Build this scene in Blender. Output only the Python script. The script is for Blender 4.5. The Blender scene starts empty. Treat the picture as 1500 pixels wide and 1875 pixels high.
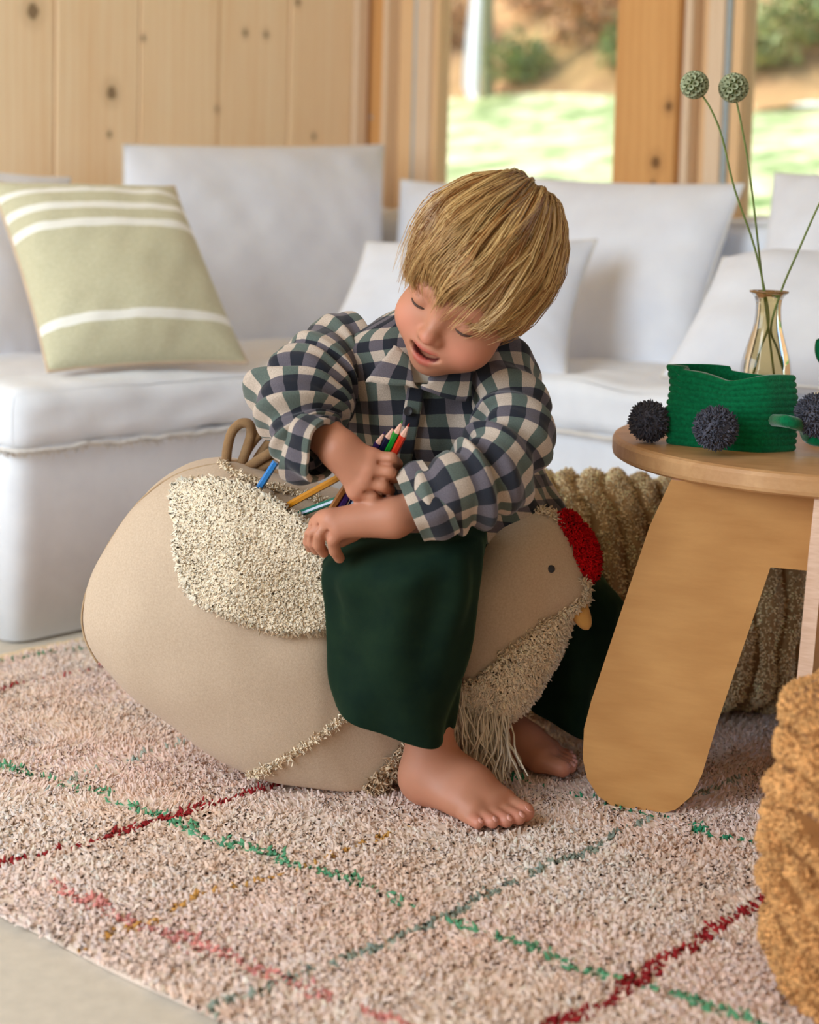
import bpy, math, random
import numpy as np
from math import sin, cos, tan, pi, radians, sqrt

sc = bpy.context.scene
COL = sc.collection
rng = np.random.default_rng(7)

# ------------------------------------------------------------------ camera
F = 2800.0; CAMH = 0.705
PITCH = radians(4.8); ROLL = radians(1.5)
SY = tan(PITCH) - (937.5 - 383.0) / F
_f = np.array([0, cos(PITCH), -sin(PITCH)]); _u = np.array([0, sin(PITCH), cos(PITCH)]); _r = np.array([1.0, 0, 0])
CR = _r * cos(ROLL) + _u * sin(ROLL); CU = _u * cos(ROLL) - _r * sin(ROLL); CF = _f
CO = np.array([0, 0, CAMH])
from mathutils import Matrix, Vector
cam = bpy.data.cameras.new('camera'); camo = bpy.data.objects.new('camera', cam); COL.objects.link(camo)
camo.matrix_world = Matrix(((CR[0], CU[0], -CF[0], CO[0]), (CR[1], CU[1], -CF[1], CO[1]), (CR[2], CU[2], -CF[2], CO[2]), (0, 0, 0, 1)))
cam.sensor_fit = 'VERTICAL'; cam.sensor_height = 36.0; cam.sensor_width = 28.8
cam.lens = F / 1875 * 36.0
cam.shift_y = SY * F / 1875
cam.clip_start = 0.05; cam.clip_end = 200
cam.dof.use_dof = True; cam.dof.focus_distance = 1.77; cam.dof.aperture_fstop = 3.4
sc.camera = camo

# ------------------------------------------------------------------ sky, sun, window light, exposure
W = bpy.data.worlds.new('world'); sc.world = W; W.use_nodes = True
nt = W.node_tree; bg = nt.nodes['Background']
sky = nt.nodes.new('ShaderNodeTexSky'); sky.sky_type = 'NISHITA'; sky.sun_disc = False
sky.sun_elevation = radians(42); sky.sun_rotation = radians(-56); sky.air_density = 1.0; sky.dust_density = 2.5; sky.ozone_density = 1.0
SKY_STRENGTH = 0.55
nt.links.new(sky.outputs[0], bg.inputs[0]); bg.inputs[1].default_value = SKY_STRENGTH
def lamp(name, typ, loc, target, energy, color, **kw):
    l = bpy.data.lights.new(name, typ); l.energy = energy; l.color = color
    for k, v in kw.items(): setattr(l, k, v)
    o = bpy.data.objects.new(name, l); COL.objects.link(o); o.location = loc
    o.rotation_euler = (Vector(target) - Vector(loc)).to_track_quat('-Z', 'Y').to_euler(); return o
lamp('sun', 'SUN', (-6, -.5, 7.5), (0.0, 0.9, 0.2), 3.0, (1.0, 0.96, 0.90), angle=radians(1.0))
lamp('side_window_light', 'AREA', (-1.9, 0.35, 1.45), (0.0, 3.0, 0.7), 70.0, (0.80, 0.91, 1.0), shape='RECTANGLE', size=1.5, size_y=1.7)
sc.view_settings.view_transform = 'Standard'; sc.view_settings.look = 'None'
sc.view_settings.exposure = 0.0; sc.view_settings.gamma = 1.0; sc.view_settings.use_curve_mapping = False
sc.cycles.use_denoising = True
sc.cycles.max_bounces = 12; sc.cycles.diffuse_bounces = 8; sc.cycles.transmission_bounces = 8; sc.cycles.transparent_max_bounces = 12
sc.cycles.sample_clamp_indirect = 6.0

# ------------------------------------------------------------------ helpers: where a photo ray meets a real surface
def ray(u, v): return CR * ((u - 750) / F) + CU * (SY - (v - 937.5) / F) + CF
def PY(u, v, Y): d = ray(u, v); return CO + d * (Y / d[1])
def PZ(u, v, z): d = ray(u, v); return CO + d * ((z - CAMH) / d[2])
def PP(u, v, p, n): d = ray(u, v); return CO + d * (np.dot(np.asarray(p) - CO, n) / np.dot(d, n))
def project(P):
    q = np.asarray(P) - CO; a = q @ CF
    return np.stack([750 + F * (q @ CR) / a, 937.5 + F * (SY - (q @ CU) / a)], -1)
def unit(v): v = np.asarray(v, float); return v / np.maximum(np.linalg.norm(v, axis=-1, keepdims=True), 1e-9)
def srgb(r, g, b): return tuple(((c / 255) / 12.92 if c / 255 <= .04045 else ((c / 255 + .055) / 1.055) ** 2.4) for c in (r, g, b))
class SN:                                                            # smooth noise: a sum of random waves
    def __init__(s, freq, seed, n=10):
        g = np.random.default_rng(seed); k = unit(g.normal(size=(n, 3))); s.k = k * (freq * g.uniform(.5, 1.6, (n, 1))); s.p = g.uniform(0, 6.28, n); s.n = n
    def __call__(s, P): return np.sin(np.asarray(P) @ s.k.T * 2 * pi + s.p).sum(-1) / sqrt(s.n)
def catmull(pts, n, closed=False):
    p = np.asarray(pts, float); m = len(p); k = m if closed else m - 1
    t = np.linspace(0, k, n, endpoint=not closed); i = np.minimum(t.astype(int), k - 1); f = (t - i)[:, None]
    if closed: a, b, c, d = p[(i - 1) % m], p[i % m], p[(i + 1) % m], p[(i + 2) % m]
    else: a, b, c, d = p[np.maximum(i - 1, 0)], p[i], p[i + 1], p[np.minimum(i + 2, m - 1)]
    return .5 * (2 * b + (c - a) * f + (2 * a - 5 * b + 4 * c - d) * f ** 2 + (3 * b - a - 3 * c + d) * f ** 3)

# ------------------------------------------------------------------ helpers: meshes and objects
def wloc(o):
    p = np.zeros(3)
    while o is not None: p = p + np.array(o.location); o = o.parent
    return p
def tag(o, label=None, cat=None, group=None, kind=None):
    for k, v in (('label', label), ('category', cat), ('group', group), ('kind', kind)):
        if v: o[k] = v
    return o
def thing(name, loc, label, cat, group=None):
    o = bpy.data.objects.new(name, None); COL.objects.link(o); o.location = [float(x) for x in loc]; o.empty_display_size = .05
    return tag(o, label, cat, group)
def obj(name, VF, m, parent=None, smooth=True, uv=None, col=None, mi=None, label=None, cat=None, group=None, kind=None, loc=None, nrm=None):
    V, Fc = VF[0], VF[1]
    if len(VF) == 3: nrm = VF[2]; V = np.asarray(V, float)
    base = wloc(parent) if parent is not None else np.zeros(3)
    if loc is not None: base = base + (np.asarray(loc, float) - base)
    me = bpy.data.meshes.new(name)
    if isinstance(Fc, np.ndarray):
        n, (k_, kk) = len(V), Fc.shape
        me.vertices.add(n); me.vertices.foreach_set('co', (V - base).astype(np.float32).ravel())
        me.loops.add(k_ * kk); me.loops.foreach_set('vertex_index', Fc.astype(np.int32).ravel())
        me.polygons.add(k_); me.polygons.foreach_set('loop_start', np.arange(k_, dtype=np.int32) * kk)
        me.update(calc_edges=True)
    else:
        me.from_pydata((V - base).tolist(), [], [list(map(int, f)) for f in Fc]); me.update()
    me.validate()
    me.polygons.foreach_set('use_smooth', np.full(len(me.polygons), bool(smooth)))
    if nrm is not None: me.normals_split_custom_set_from_vertices(np.asarray(nrm, np.float32))
    if col is not None:
        a = me.attributes.new('Col', 'FLOAT_COLOR', 'POINT'); c = np.ones((len(V), 4), np.float32); c[:, :3] = col; a.data.foreach_set('color', c.ravel())
    if uv is not None:
        li = np.empty(len(me.loops), np.int32); me.loops.foreach_get('vertex_index', li)
        l = me.uv_layers.new(name='UVMap'); l.data.foreach_set('uv', np.asarray(uv, np.float32)[li].ravel())
    for mm in (m if isinstance(m, (list, tuple)) else [m]): me.materials.append(mm)
    if mi is not None: me.polygons.foreach_set('material_index', np.asarray(mi, np.int32))
    o = bpy.data.objects.new(name, me); COL.objects.link(o)
    if parent is not None: o.parent = parent; o.location = [float(x) for x in (base - wloc(parent))]
    else: o.location = [float(x) for x in base]
    return tag(o, label, cat, group, kind)
def grid_faces(nu, nv, cu=False, cv=False):
    i = np.arange(nu if cu else nu - 1); j = np.arange(nv if cv else nv - 1); I, J = np.meshgrid(i, j, indexing='ij')
    I2 = (I + 1) % nu; J2 = (J + 1) % nv
    return np.stack([I * nv + J, I2 * nv + J, I2 * nv + J2, I * nv + J2], -1).reshape(-1, 4)
def join(parts):
    Vs, Fs, o = [], [], 0
    for V, Fc in ((p[0], p[1]) for p in parts):
        Vs.append(np.asarray(V, float)); Fs.append(np.asarray(Fc) + o); o += len(V)
    return np.concatenate(Vs), (np.concatenate(Fs) if len({f.shape[1] for f in Fs}) == 1 else [list(f) for A in Fs for f in A])
def frames(C):
    C = np.asarray(C, float); T = unit(np.gradient(C, axis=0)); n0 = np.cross(T[0], [0, 0, 1.0]); n0 = np.cross(T[0], [1.0, 0, 0]) if np.linalg.norm(n0) < .1 else n0
    N = [unit(n0)]
    for i in range(1, len(C)): v = N[-1] - T[i] * np.dot(N[-1], T[i]); N.append(unit(v))
    N = np.array(N); return T, N, np.cross(T, N)
def tube(C, r, n=10, cap=True, closed=False):
    C = np.asarray(C, float); m = len(C); r = np.broadcast_to(np.asarray(r, float), (m,)).copy()
    if cap and not closed:
        T = unit(np.gradient(C, axis=0))
        C = np.concatenate([[C[0] - T[0] * r[0] * .5], C, [C[-1] + T[-1] * r[-1] * .5]]); r = np.concatenate([[r[0] * .05], r, [r[-1] * .05]]); m += 2
    T, N, B = frames(C); t = np.arange(n) / n * 2 * pi
    V = C[:, None] + r[:, None, None] * (np.cos(t)[None, :, None] * N[:, None] + np.sin(t)[None, :, None] * B[:, None])
    return V.reshape(-1, 3), grid_faces(m, n, closed, True)
def box(c, ex, ey, ez, bev=.0):
    """box by centre and three half-extent vectors, edges chamfered by bev"""
    c, e = np.asarray(c, float), [np.asarray(x, float) for x in (ex, ey, ez)]
    L = [np.linalg.norm(x) for x in e]; D = [x / l for x, l in zip(e, L)]
    bm_v, idx = [], {}
    for sx in (-1, 1):
        for sy in (-1, 1):
            for sz in (-1, 1):
                for ax in range(3):
                    s = (sx, sy, sz); p = c.copy()
                    for k in range(3): p = p + D[k] * s[k] * (L[k] - (bev if k != ax else 0))
                    idx[(sx, sy, sz, ax)] = len(bm_v); bm_v.append(p)
    Fs = []
    for ax in range(3):
        a, b = [(1, 2), (2, 0), (0, 1)][ax]
        for s in (-1, 1):
            q = []
            for (sa, sb) in ((-1, -1), (1, -1), (1, 1), (-1, 1)):
                k = [0, 0, 0]; k[ax] = s; k[a] = sa; k[b] = sb; q.append(idx[(*k, ax)])
            Fs.append(q if s > 0 else q[::-1])
    for ax in range(3):
        a, b = [(1, 2), (2, 0), (0, 1)][ax]
        for sa in (-1, 1):
            for sb in (-1, 1):
                q = []
                for (s, w) in ((-1, a), (1, a), (1, b), (-1, b)):
                    k = [0, 0, 0]; k[ax] = s; k[a] = sa; k[b] = sb; q.append(idx[(*k, w)])
                Fs.append(q if sa * sb < 0 else q[::-1])
    for sx in (-1, 1):
        for sy in (-1, 1):
            for sz in (-1, 1):
                q = [idx[(sx, sy, sz, k)] for k in range(3)]; Fs.append(q if sx * sy * sz > 0 else q[::-1])
    return np.array(bm_v), Fs
def tri_sample(V, Fc, n, seed=1):
    g = np.random.default_rng(seed); V = np.asarray(V); Fc = np.asarray(Fc)
    if Fc.shape[1] == 4: Fc = np.concatenate([Fc[:, [0, 1, 2]], Fc[:, [0, 2, 3]]])
    a, b, c = V[Fc[:, 0]], V[Fc[:, 1]], V[Fc[:, 2]]; nr = np.cross(b - a, c - a); ar = np.linalg.norm(nr, axis=1)
    i = g.choice(len(Fc), n, p=ar / ar.sum()); r1 = np.sqrt(g.random(n)); r2 = g.random(n)
    P = (1 - r1)[:, None] * a[i] + (r1 * (1 - r2))[:, None] * b[i] + (r1 * r2)[:, None] * c[i]
    return P, unit(nr[i])
def tufts(P, N, ln, rad, colors, bend=.6, droop=.2, seed=3, lean=None, sides=3, short=False):
    """yarn ends: short bent tapering tufts, one per point"""
    g = np.random.default_rng(seed); n = len(P); ln = np.broadcast_to(ln, (n,)) * g.uniform(.7, 1.25, n)
    rad = np.broadcast_to(rad, (n,)) * g.uniform(.75, 1.25, n)
    d0 = unit(N + g.normal(size=(n, 3)) * bend * .45 + (0 if lean is None else lean)); d1 = unit(d0 + g.normal(size=(n, 3)) * bend + np.array([0, 0, -droop]))
    a = unit(np.cross(d0, g.normal(size=(n, 3)))); b = np.cross(d0, a)
    m = P + d0 * (ln * .55)[:, None]; tip = m + d1 * (ln * .5)[:, None]
    t = np.arange(sides) / sides * 2 * pi; o = np.cos(t)[None, :, None] * a[:, None] + np.sin(t)[None, :, None] * b[:, None]
    if short:                                                        # far away: one straight tapering stub
        V = np.concatenate([P[:, None] + o * rad[:, None, None], tip[:, None] + o * rad[:, None, None] * .5], 1); s = np.arange(sides); s2 = (s + 1) % sides
        q = np.stack([s, s2, s2 + sides, s + sides], 1); NN = unit(o * .75 + N[:, None]); NN = np.concatenate([NN, NN], 1).reshape(-1, 3)
        return (V.reshape(-1, 3), (np.arange(n)[:, None, None] * 2 * sides + q[None]).reshape(-1, 4), NN), np.repeat(np.broadcast_to(colors, (n, 3)), 2 * sides, 0)
    V = np.concatenate([P[:, None] + o * rad[:, None, None] * .9, m[:, None] + o * rad[:, None, None] * 1.1, tip[:, None] + o * rad[:, None, None] * .42], 1)
    k = 3 * sides; s = np.arange(sides); s2 = (s + 1) % sides
    q = np.concatenate([np.stack([s, s2, s2 + sides, s + sides], 1), np.stack([s + sides, s2 + sides, s2 + 2 * sides, s + 2 * sides], 1)])
    Fc = (np.arange(n)[:, None, None] * k + q[None]).reshape(-1, 4)
    NN = unit(o * .65 + N[:, None]); NN = np.concatenate([NN, NN, unit(NN + d1[:, None] * .5)], 1).reshape(-1, 3)   # soft wool: shading follows the cloth it grows from
    return (V.reshape(-1, 3), Fc, NN), np.repeat(np.broadcast_to(colors, (n, 3)), k, 0)
def varied(c, n, amt=.12, seed=5, warm=.03):
    g = np.random.default_rng(seed); c = np.asarray(c, float); k = 1 + g.normal(size=(n, 1)) * amt
    return np.clip(c * k + g.normal(size=(n, 1)) * warm * np.array([1, .2, -.8]) * c, .003, .95)

# ------------------------------------------------------------------ helpers: materials
class NT:
    def __init__(s, name):
        s.m = bpy.data.materials.new(name); s.m.use_nodes = True; s.t = s.m.node_tree; s.b = s.t.nodes['Principled BSDF']
    def n(s, typ, **kw):
        x = s.t.nodes.new('ShaderNode' + typ)
        for k, v in kw.items(): setattr(x, k, v)
        return x
    def l(s, a, b): s.t.links.new(a, b)
    def put(s, sock, v):
        if hasattr(v, 'is_output') or isinstance(v, bpy.types.NodeSocket): s.l(v, sock)
        else: sock.default_value = v
    def math(s, op, a, b=0.0, c=0.0):
        x = s.n('Math', operation=op); s.put(x.inputs[0], a); s.put(x.inputs[1], b); s.put(x.inputs[2], c); return x.outputs[0]
    def mix(s, f, a, b):
        x = s.n('Mix', data_type='RGBA'); s.put(x.inputs[0], f)
        for k, v in ((6, a), (7, b)): s.put(x.inputs[k], (*v, 1) if isinstance(v, tuple) and len(v) == 3 else v)
        return x.outputs[2]
    def coords(s, kind='Object', scale=(1, 1, 1)):
        tc = s.n('TexCoord'); mp = s.n('Mapping'); mp.inputs['Scale'].default_value = scale; s.l(tc.outputs[kind], mp.inputs[0]); return mp.outputs[0]
    def noise(s, vec, scale, detail=3, rough=.55):
        x = s.n('TexNoise'); x.inputs['Scale'].default_value = scale; x.inputs['Detail'].default_value = detail; x.inputs['Roughness'].default_value = rough; s.l(vec, x.inputs[0]); return x.outputs[0]
    def ramp(s, f, a, b):
        x = s.n('MapRange'); x.inputs[1].default_value = a; x.inputs[2].default_value = b; s.l(f, x.inputs[0]); return x.outputs[0]
    def bump(s, h, strength, dist):
        x = s.n('Bump'); x.inputs['Strength'].default_value = strength; x.inputs['Distance'].default_value = dist; s.l(h, x.inputs['Height']); s.l(x.outputs[0], s.b.inputs['Normal'])
    def set(s, **kw):
        for k, v in kw.items(): s.put(s.b.inputs[k.replace('_', ' ')], v)
        return s
def fabric(name, c, c2=None, scale=40, rough=.9, weave=900, bump=.25, dist=.0006, sheen=.15, attr=False, fold=None):
    s = NT(name); v = s.coords()
    n1 = s.noise(v, scale, 4); n2 = s.noise(v, weave, 2)
    f = s.ramp(n1, .3, .7); c2 = c2 or tuple(x * .86 for x in c)
    base = s.mix(f, c, c2)
    if attr:
        at = s.n('Attribute', attribute_name='Col'); base = s.mix(s.math('MULTIPLY', f, .25), at.outputs['Color'], (*c2,))
    s.set(Base_Color=base, Roughness=rough, Sheen_Weight=sheen, Sheen_Roughness=.5); s.b.inputs['Specular IOR Level'].default_value = .2
    h = n2 if fold is None else s.math('ADD', s.math('MULTIPLY', n2, .3), s.math('MULTIPLY', s.noise(v, fold, 3), 3.0))
    s.bump(h, bump, dist); return s.m
def tuft_mat(name, rough=.9, sheen=.0):
    s = NT(name); at = s.n('Attribute', attribute_name='Col'); s.set(Base_Color=at.outputs['Color'], Roughness=rough, Sheen_Weight=sheen)
    s.b.inputs['Specular IOR Level'].default_value = .15; return s.m
def plain(name, c, rough=.5, spec=.5, **kw):
    s = NT(name); v = s.coords(); f = s.noise(v, 60, 3)
    s.set(Base_Color=s.mix(s.ramp(f, .3, .7), tuple(c), tuple(x * .88 for x in c)), Roughness=rough, **kw); s.b.inputs['Specular IOR Level'].default_value = spec
    s.bump(s.noise(v, 400, 2), .08, .0005); return s.m
def wood(name, c, dark, grain=(6, 6, .5), scale=9.0, rough=.55, knots=(), axis=2, attr=None, spec=.3):
    """grain runs along the axis whose scale is small; knots are (point, radius) in object space"""
    s = NT(name); oi = s.n('ObjectInfo'); tc = s.n('TexCoord')
    off = s.n('VectorMath', operation='SCALE'); s.l(oi.outputs['Location'], off.inputs[0]); off.inputs['Scale'].default_value = 7.0
    add = s.n('VectorMath', operation='ADD'); s.l(tc.outputs['Object'], add.inputs[0]); s.l(off.outputs[0], add.inputs[1])
    mp = s.n('Mapping'); mp.inputs['Scale'].default_value = grain; s.l(add.outputs[0], mp.inputs[0]); v = mp.outputs[0]
    warp = s.noise(v, scale * .4, 2); 
    w = s.n('TexWave', wave_type='BANDS', bands_direction='X'); w.inputs['Scale'].default_value = scale * .55; w.inputs['Distortion'].default_value = 7.0; w.inputs['Detail'].default_value = 3.0; w.inputs['Detail Scale'].default_value = 1.2; s.l(v, w.inputs[0])
    n2 = s.noise(v, scale * 5, 4, .7)
    f = s.math('ADD', s.math('MULTIPLY', w.outputs['Fac'], .16), s.math('ADD', s.math('MULTIPLY', n2, .35), s.math('MULTIPLY', warp, .55)))
    col = s.mix(s.ramp(f, .3, .95), c, dark)
    for (kp, kr) in knots:
        d = s.n('VectorMath', operation='DISTANCE'); d.inputs[1].default_value = kp
        m2 = s.n('Mapping'); m2.inputs['Scale'].default_value = (1, 1, .8); s.l(tc.outputs['Object'], m2.inputs[0]); s.l(m2.outputs[0], d.inputs[0]); d.inputs[1].default_value = (kp[0], kp[1], kp[2] * .8)
        dd = s.math('ADD', d.outputs['Value'], s.math('MULTIPLY', s.math('SUBTRACT', s.noise(tc.outputs['Object'], 60, 2), .5), kr * .5))
        col = s.mix(s.math('MULTIPLY', s.ramp(dd, kr * 2.6, kr), .35), col, tuple(x * .55 for x in dark))
        col = s.mix(s.math('MULTIPLY', s.ramp(dd, kr, kr * .75), .85), col, tuple(x * .25 for x in dark))
    s.set(Base_Color=col, Roughness=rough); s.b.inputs['Specular IOR Level'].default_value = spec
    s.bump(f, .12, .0008); return s.m
def clear_glass(name, tint=(1, 1, 1), gloss=.5):
    s = NT(name); tr = s.n('BsdfTransparent'); tr.inputs[0].default_value = (*tint, 1); gl = s.n('BsdfGlossy'); gl.inputs['Roughness'].default_value = .02
    fr = s.n('Fresnel'); fr.inputs[0].default_value = 1.45; mx = s.n('MixShader'); s.l(s.math('MULTIPLY', fr.outputs[0], gloss), mx.inputs[0]); s.l(tr.outputs[0], mx.inputs[1]); s.l(gl.outputs[0], mx.inputs[2])
    s.l(mx.outputs[0], s.t.nodes['Material Output'].inputs[0]); return s.m
# ================================================================== ROOM
C0 = np.array([-.12, 4.15, 0.0])
TH = radians(46)
dL = np.array([-cos(TH), -sin(TH), 0]); dR = np.array([sin(TH), -cos(TH), 0]); UP = np.array([0, 0, 1.0])
def SR(s, r, z): return C0 + s * dL + r * dR + z * UP
def wl_px(u, v):                                                    # (s, z) where a photo ray meets the left wall
    p = PP(u, v, C0, dR); return (p - C0) @ dL, p[2]
def wr_px(u, v, s=0.0):
    p = PP(u, v, SR(s, 0, 0), dL); return (p - C0) @ dR, p[2]
def kl(u, v, r): s, z = wl_px(u, v); return (tuple(s * dL + z * UP), r)

M_floor = plain('pale_floor', srgb(214, 204, 188), .45, .3)
V = [(-3, -1.0, 0), (4, -1.0, 0), (4, 6, 0), (-3, 6, 0)]
fl = obj('floor', box((0.1, 1.7, -.03), (3.2, 0, 0), (0, 3.2, 0), (0, 0, .03), .002), M_floor, smooth=False, kind='structure')

KN = [kl(204, 170, .014), kl(200, 246, .006), kl(450, 60, .008), kl(488, 63, .008), kl(60, 20, .016), kl(398, 200, .007), kl(262, 70, .006), kl(545, 4, .008), kl(574, 250, .007)]
M_pine = wood('pine_boards', srgb(250, 226, 190), srgb(234, 192, 142), grain=(7, 7, .45), scale=5, rough=.6, knots=KN)
M_pine2 = wood('pine_trim', srgb(240, 204, 158), srgb(220, 170, 116), grain=(8, 8, .5), scale=8, rough=.6)
M_edge = wood('pale_trim', srgb(238, 214, 186), srgb(214, 180, 142), grain=(8, 8, .5), scale=8, rough=.55)
r_, z_ = wr_px(1201, 298, .05)
KP = [(tuple(.05 * dL + r_ * dR + z_ * UP), .013), (tuple(.05 * dL + (r_ - .005) * dR + (z_ - .045) * UP), .006)]
r2_, z2_ = wr_px(1225, 195, .05); KP.append((tuple(.05 * dL + r2_ * dR + z2_ * UP), .010))
M_post = wood('pine_post', srgb(224, 170, 108), srgb(198, 138, 78), grain=(6, 6, .5), scale=5, rough=.6, knots=KP)
M_seal = plain('grey_window_seal', srgb(176, 190, 196), .5)
M_glass = clear_glass('window_glass')

wl = obj('wall_left', box(SR(1.6, -.06, 1.25), dL * 1.75, dR * .03, UP * 1.25, .002), M_pine2, smooth=False, kind='structure', loc=C0)
edges = [wl_px(u, 150)[0] for u in (645, 530, 400, 255, 101)]
edges += [edges[-1] + .226 * k for k in range(1, 11)]
for a, b in zip(edges[:-1], edges[1:]):
    obj('plank', box(SR((a + b) / 2, -.015 + .0015 * ((int(a * 997) % 3) - 1), 1.25), dL * ((b - a) / 2 - .0016), dR * .015, UP * 1.25, .0035), M_pine, wl, smooth=False)
s0 = wl_px(668, 150)[0]
obj('corner_batten', box(SR((s0 + edges[0]) / 2, -.006, 1.25), dL * ((edges[0] - s0) / 2), dR * .02, UP * 1.25, .003), M_edge, wl, smooth=False)

# window wall: the plane s = 0
wr = obj('wall_right', box(SR(-.05, 1.6, .30), dR * 1.75, dL * .04, UP * .34, .002), M_pine2, smooth=False, kind='structure', loc=C0)
SILL = .655
def vert(name, r0, r1, s0, s1, m, par, z0=SILL, z1=2.5, bev=.002):
    return obj(name, box(SR((s0 + s1) / 2, (r0 + r1) / 2, (z0 + z1) / 2), dR * ((r1 - r0) / 2), dL * ((s1 - s0) / 2), UP * ((z1 - z0) / 2), bev), m, par, smooth=False)
vert('corner_post', -.032, .058, -.09, .012, M_post, wr, 0, 2.5)
vert('post', .845, 1.012, -.09, .05, M_post, wr, 0, 2.5, .003)
obj('header_beam', box(SR(-.02, 1.6, 2.42), dR * 1.7, dL * .06, UP * .09, .003), M_post, wr, smooth=False)
def screw(u, v):
    r, z = wr_px(u, v, .012); c = SR(.013, r, z); t = np.arange(10) / 10 * 2 * pi
    ring = c + .005 * (np.cos(t)[:, None] * dR + np.sin(t)[:, None] * UP); V = np.concatenate([ring, ring + dL * .002 - .2 * (ring - c)])
    return V, [[i, (i + 1) % 10, 10 + (i + 1) % 10, 10 + i] for i in range(10)] + [list(range(10, 20))]
obj('screw_head', screw(680, 215), M_seal, wr)
def window(n, r_a, pieces, g0, g1, s_g):
    w = obj('window_%d' % n, box(SR(-.03, (g0 + g1) / 2, SILL + .005), dR * ((g1 - g0) / 2 + .03), dL * .035, UP * .018, .002), M_edge, smooth=False, kind='structure', loc=SR(0, g0, SILL))
    for (nm, a, b, s0, s1, m) in pieces: vert(nm, a, b, s0, s1, m, w)
    obj('head_rail', box(SR(-.03, (g0 + g1) / 2, 2.32), dR * ((g1 - g0) / 2), dL * .03, UP * .03, .002), M_edge, w, smooth=False)
    vert('pane', g0, g1, s_g - .006, s_g, M_glass, w, SILL + .02, 2.3, .001); return w
window(1, 0, [('side_trim', .060, .078, -.08, .022, M_edge), ('frame_jamb', .080, .143, -.07, -.02, M_pine2), ('seal_strip', .144, .154, -.07, -.008, M_seal), ('sash_stile', .156, .205, -.07, -.006, M_edge), ('sash_edge', .206, .222, -.07, -.02, M_pine2), ('sash_stile', .832, .844, -.07, -.01, M_edge)], .222, .832, -.04)
window(2, 0, [('side_trim', 1.014, 1.034, -.08, .03, M_edge), ('frame_jamb', 1.036, 1.056, -.07, -.01, M_pine2), ('sash_stile', 1.057, 1.098, -.07, .0, M_edge), ('seal_strip', 1.099, 1.110, -.07, -.006, M_seal), ('sash_edge', 1.112, 1.138, -.07, -.012, M_pine2), ('sash_stile', 2.05, 2.10, -.07, 0, M_edge)], 1.138, 2.05, -.04)
vert('post', 2.10, 2.3, -.09, .05, M_post, wr, 0, 2.5, .003)
obj('trim_1', box(SR(.012, 1.6, SILL - .004), dR * .575, dL * .045, UP * .014, .003), M_edge, smooth=False, kind='structure')
M_white = plain('white_plaster', srgb(226, 226, 226), .8, .2)
obj('blocker_wall_front', box((.6, -1.3, 1.25), (3.4, 0, 0), (0, .04, 0), (0, 0, 1.25), .002), M_white, smooth=False, kind='structure')  # unseen wall added to cut light from behind the camera
obj('blocker_wall_right', box((3.2, -.2, 1.25), (.04, 0, 0), (0, 1.08, 0), (0, 0, 1.25), .002), M_white, smooth=False, kind='structure')  # added out of view, stops light coming in from the right
obj('blocker_ceiling', box((-1.2, 2.0, 2.56), (4.6, 0, 0), (0, 3.4, 0), (0, 0, .04), .002), plain('pale_ceiling', srgb(226, 206, 176), .8), smooth=False, kind='structure')  # unseen, added to block top light; left overhang keeps the sun out

# ================================================================== OUTDOORS
def lawn_z(X, Y):
    d = np.maximum((X - C0[0]) * .695 + (Y - C0[1]) * .719, -1)
    return np.where(d < 6.2, .0 + .235 * np.maximum(d, 0), .0 + .235 * 6.2 + (d - 6.2) * .75) + .05 * np.sin(X * 1.1 + 1) * np.minimum(np.maximum(d, 0), 1) + .04 * np.sin(Y * 1.7)
ox, oy = np.meshgrid(np.linspace(-14, 16, 120), np.linspace(0.5, 19, 110), indexing='ij')
keep = (ox - C0[0]) * .695 + (oy - C0[1]) * .719
Lx, Ly = ox.ravel(), oy.ravel()
def outside_patch(d0, d1, l0, l1, nd, nl):
    D, Lq = np.meshgrid(np.linspace(d0, d1, nd), np.linspace(l0, l1, nl), indexing='ij')
    X = C0[0] + D * .695 + Lq * .719; Y = C0[1] + D * .719 - Lq * .695
    return np.stack([X, Y, lawn_z(X, Y)], -1)
s = NT('lawn_ground'); v = s.coords(); n1 = s.noise(v, 2.6, 5, .65); n2 = s.noise(v, 13, 4)
s.set(Base_Color=s.mix(s.math('MULTIPLY', s.ramp(n2, .40, .65), .6), s.mix(s.ramp(n1, .40, .60), srgb(92, 126, 58), srgb(226, 226, 176)), srgb(150, 168, 100)), Roughness=.9); M_lawn = s.m
s = NT('bank_earth'); v = s.coords(); n1 = s.noise(v, .8, 4); n2 = s.noise(v, 5, 5)
s.set(Base_Color=s.mix(s.ramp(n1, .38, .62), s.mix(s.ramp(n2, .3, .7), srgb(190, 150, 100), srgb(140, 100, 64)), srgb(170, 140, 84)), Roughness=.95); s.bump(n2, .6, .1); M_bank = s.m
Pg = outside_patch(.12, 6.3, -9, 9, 50, 90)
lawn = obj('lawn', (Pg.reshape(-1, 3), grid_faces(50, 90)), M_lawn, kind='structure')
Pb = outside_patch(6.2, 13, -14, 14, 40, 70); Pb = Pb + .12 * SN(.5, 3)(Pb)[..., None] * np.array([0, 0, 1])
obj('hill', (Pb.reshape(-1, 3), grid_faces(40, 70)), M_bank, kind='structure')
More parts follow.
